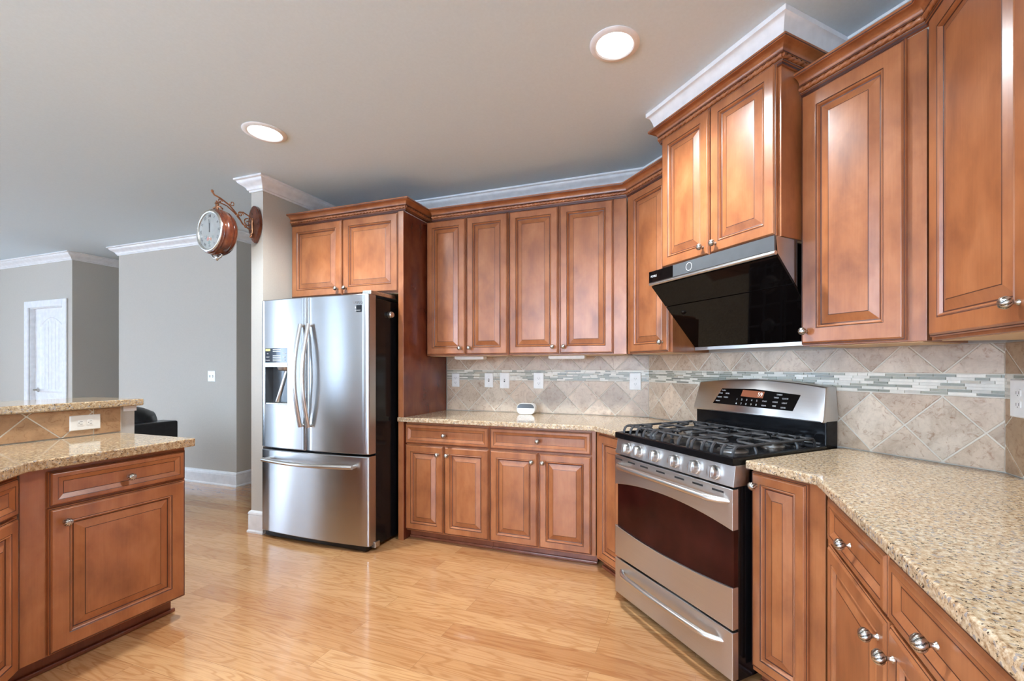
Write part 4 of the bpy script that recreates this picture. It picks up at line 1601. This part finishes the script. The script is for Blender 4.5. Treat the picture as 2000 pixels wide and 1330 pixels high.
for sg in (1, -1):
    prof = [(.128, .047 * sg), (.130, .056 * sg), (.138, .060 * sg), (.147, .057 * sg), (.150, .050 * sg)]
    b_ = MB().lathe(prof if sg > 0 else prof, 0, 48, Mc, False).build('bezel', PEWTER, t, smooth=50)
    dmb = MB().lathe([(.001, .0485 * sg), (.130, .0485 * sg)], 0, 48, Mc, True)
    df = dmb.build('dial', DIAL, t)
    if sg > 0:
        for k, s in enumerate(('XII', 'I', 'II', 'III', 'IIII', 'V', 'VI', 'VII', 'VIII', 'IX', 'X', 'XI')):
            a = PI / 2 - k * PI / 6
            text_mesh(s, .026, 'numeral', plain('grey_numerals', (.16, .17, .18), .5) if k == 0 else bpy.data.materials['grey_numerals'], df,
                      Mc @ Matrix.Translation((.105 * math.cos(a), .105 * math.sin(a), .0492)) @ Matrix.Rotation(a - PI / 2, 4, 'Z'))
        for a, L, w in ((PI / 2 + .05, .082, .004), (PI / 2 - .02, .055, .006)):
            vs = [Mc @ (Matrix.Rotation(a, 4, 'Z') @ Vector(v)) for v in ((-.01, -w / 2, .0515), (L, -w / 5, .0515), (L, w / 5, .0515), (-.01, w / 2, .0515), (-.01, -w / 2, .0525), (L, -w / 5, .0525), (L, w / 5, .0525), (-.01, w / 2, .0525))]
            MB().add(vs, [(0, 3, 2, 1), (4, 5, 6, 7), (0, 1, 5, 4), (1, 2, 6, 5), (2, 3, 7, 6), (3, 0, 4, 7)]).build('hand', INK, df)
        for fx, fz, fr, cm in ((-.02, -.055, .014, (.50, .26, .22)), (.012, -.060, .011, (.52, .30, .20)), (.038, -.046, .010, (.30, .34, .32)), (-.045, -.044, .012, (.28, .33, .34)), (-.005, -.082, .012, (.26, .31, .28))):
            mb = MB()
            ring = [Mc @ Vector((fx + fr * (1 + .3 * math.cos(5 * q)) * math.cos(q), fz + fr * (1 + .3 * math.cos(5 * q)) * math.sin(q), h)) for h in (.0488, .0494) for q in [2 * PI * k / 30 for k in range(30)]]
            mb.rings([ring[:30], ring[30:]], 0)
            mb.build('painted_flower', plain('flower_%d' % int(1000 * fx), cm, .6), df)


def scroll(c, r0, a0, turns, n=18, plane_dir=1):
    """a flat spiral in the plane of the bracket (along y, z)"""
    pts = []
    for k in range(n + 1):
        u = k / n
        a = a0 + plane_dir * 2 * PI * turns * u
        r = r0 * (1 - .75 * u)
        pts.append((c[0], c[1] + r * math.cos(a), c[2] + r * math.sin(a)))
    return pts


bx_ = -3.236
mb = MB()
mb.tube([(bx_, 2.480, 2.345), (bx_, 2.445, 2.350), (bx_, 2.40, 2.375), (bx_, 2.36, 2.43), (bx_ - .012, 2.31, 2.485), (bx_ - .022, 2.255, 2.515), (bx_ - .030, 2.215, 2.528), (bx_ - .03, 2.20, 2.546)], .0055, 8)
mb.tube([(bx_, 2.39, 2.39), (bx_ - .006, 2.34, 2.440), (bx_ - .018, 2.295, 2.476), (bx_ - .026, 2.245, 2.485), (bx_ - .03, 2.228, 2.470)], .0045, 8)
mb.tube([(bx_, 2.480, 2.425), (bx_, 2.450, 2.448), (bx_, 2.405, 2.462), (bx_, 2.375, 2.452)], .005, 8)
mb.tube(scroll((bx_, 2.385, 2.440), .022, 0, 1.2), .0038, 6)
mb.tube(scroll((bx_, 2.442, 2.395), .032, PI / 2, 1.2), .0042, 6)
mb.tube(scroll((bx_ - .012, 2.330, 2.505), .020, PI, 1.1), .0035, 6)
mb.tube(scroll((bx_ - .024, 2.250, 2.496), .016, 0, 1.1), .0035, 6)
mb.tube([(bx_, 2.481, 2.44), (bx_, 2.476, 2.40), (bx_, 2.478, 2.33), (bx_, 2.470, 2.30)], .007, 8)
for p_ in ((bx_, 2.470, 2.315), (bx_, 2.466, 2.295), (bx_ - .03, 2.20, 2.550), (bx_, 2.36, 2.425), (bx_, 2.425, 2.36)):
    mb.lathe([(.002, -.011), (.009, -.005), (.010, .003), (.003, .010)], 0, 10, Matrix.Translation(p_))
mb.build('bracket', BRONZE, t, smooth=60)
mb = MB()
mb.tube([(cx, cy, cz + .16), (cx, cy, cz + .205)], .010, 10)
for dx in (-1, 1):
    mb.tube([(cx + dx * .005, cy, cz + .19), (cx + dx * .035, cy, cz + .182), (cx + dx * .055, cy, cz + .165)], .006, 8)
mb.lathe([(.004, -.012), (.015, -.004), (.012, .006), (.004, .012)], 0, 12, Matrix.Translation((cx, cy, cz + .212)))
mb.tube([(cx, cy, cz + .22), (bx_ - .026, 2.228, 2.488)], .006, 8)
mb.build('top_finial', BRONZE, t, smooth=60)
mb = MB()
mb.lathe([(.003, -.035), (.012, -.022), (.016, -.010), (.010, .004)], 0, 12, Matrix.Translation((cx, cy, cz - .168)))
for dx in (-1, 1):
    mb.tube([(cx + dx * .010, cy, cz - .185), (cx + dx * .035, cy, cz - .180), (cx + dx * .055, cy, cz - .160)], .006, 8)
mb.build('bottom_finial', PEWTER, t, smooth=60)

# ------------------------------------------------------------------ black leather sofa behind the island
t = thing('sofa', 'black leather armchair seen from behind, beyond the island bar', 'armchair', (-4.50, 2.05, 0))


def cushion(x0, x1, y0, y1, z0, z1, name, puff=.02, seg=3, bev=.05):
    o = MB().box(x0, x1, y0, y1, z0, z1).build(name, LEATHER, t, bevel=bev, bseg=seg, smooth=60)
    return o


cushion(-.20, 0, -.55, .68, .06, .80, 'back_shell', bev=.015)
cushion(-.95, -.205, -.55, -.33, .06, .62, 'armrest', bev=.06)
cushion(-.95, -.205, .46, .68, .06, .62, 'armrest', bev=.06)
cushion(-.95, -.205, -.325, .455, .06, .30, 'base_frame', bev=.01)
cushion(-.97, -.40, -.32, .45, .305, .47, 'seat_cushion', bev=.06)
mb = MB()
nx_, nz_ = 12, 20
rs = []
for j in range(nz_):
    a = 2 * PI * j / nz_
    ring = []
    for i in range(nx_ + 1):
        u = i / nx_
        yy = -.22 + .84 * u
        e = (1 - abs(2 * u - 1) ** 5)
        wob = 1 + .05 * math.sin(9 * u + 2 * math.sin(a))
        ring.append((-.26 + .15 * math.cos(a) * (.55 + .45 * e) * wob, yy, .735 + .215 * math.sin(a) * (.72 + .28 * e) * wob))
    rs.append(ring)
vs = [p_ for r_ in rs for p_ in r_]
m_ = nx_ + 1
fs = [(j * m_ + i, j * m_ + i + 1, ((j + 1) % nz_) * m_ + i + 1, ((j + 1) % nz_) * m_ + i) for j in range(nz_) for i in range(nx_)]
fs += [tuple(j * m_ for j in range(nz_)), tuple(j * m_ + nx_ for j in range(nz_))[::-1]]
MB().add(vs, fs).build('back_cushion', LEATHER, t, smooth=60)
for sx in (-.88, -.08):
    for sy in (-.47, .60):
        MB().lathe([(.018, .0005), (.024, .059)], 0, 10, Matrix.Translation((sx, sy, 0))).build('leg', INK, t)
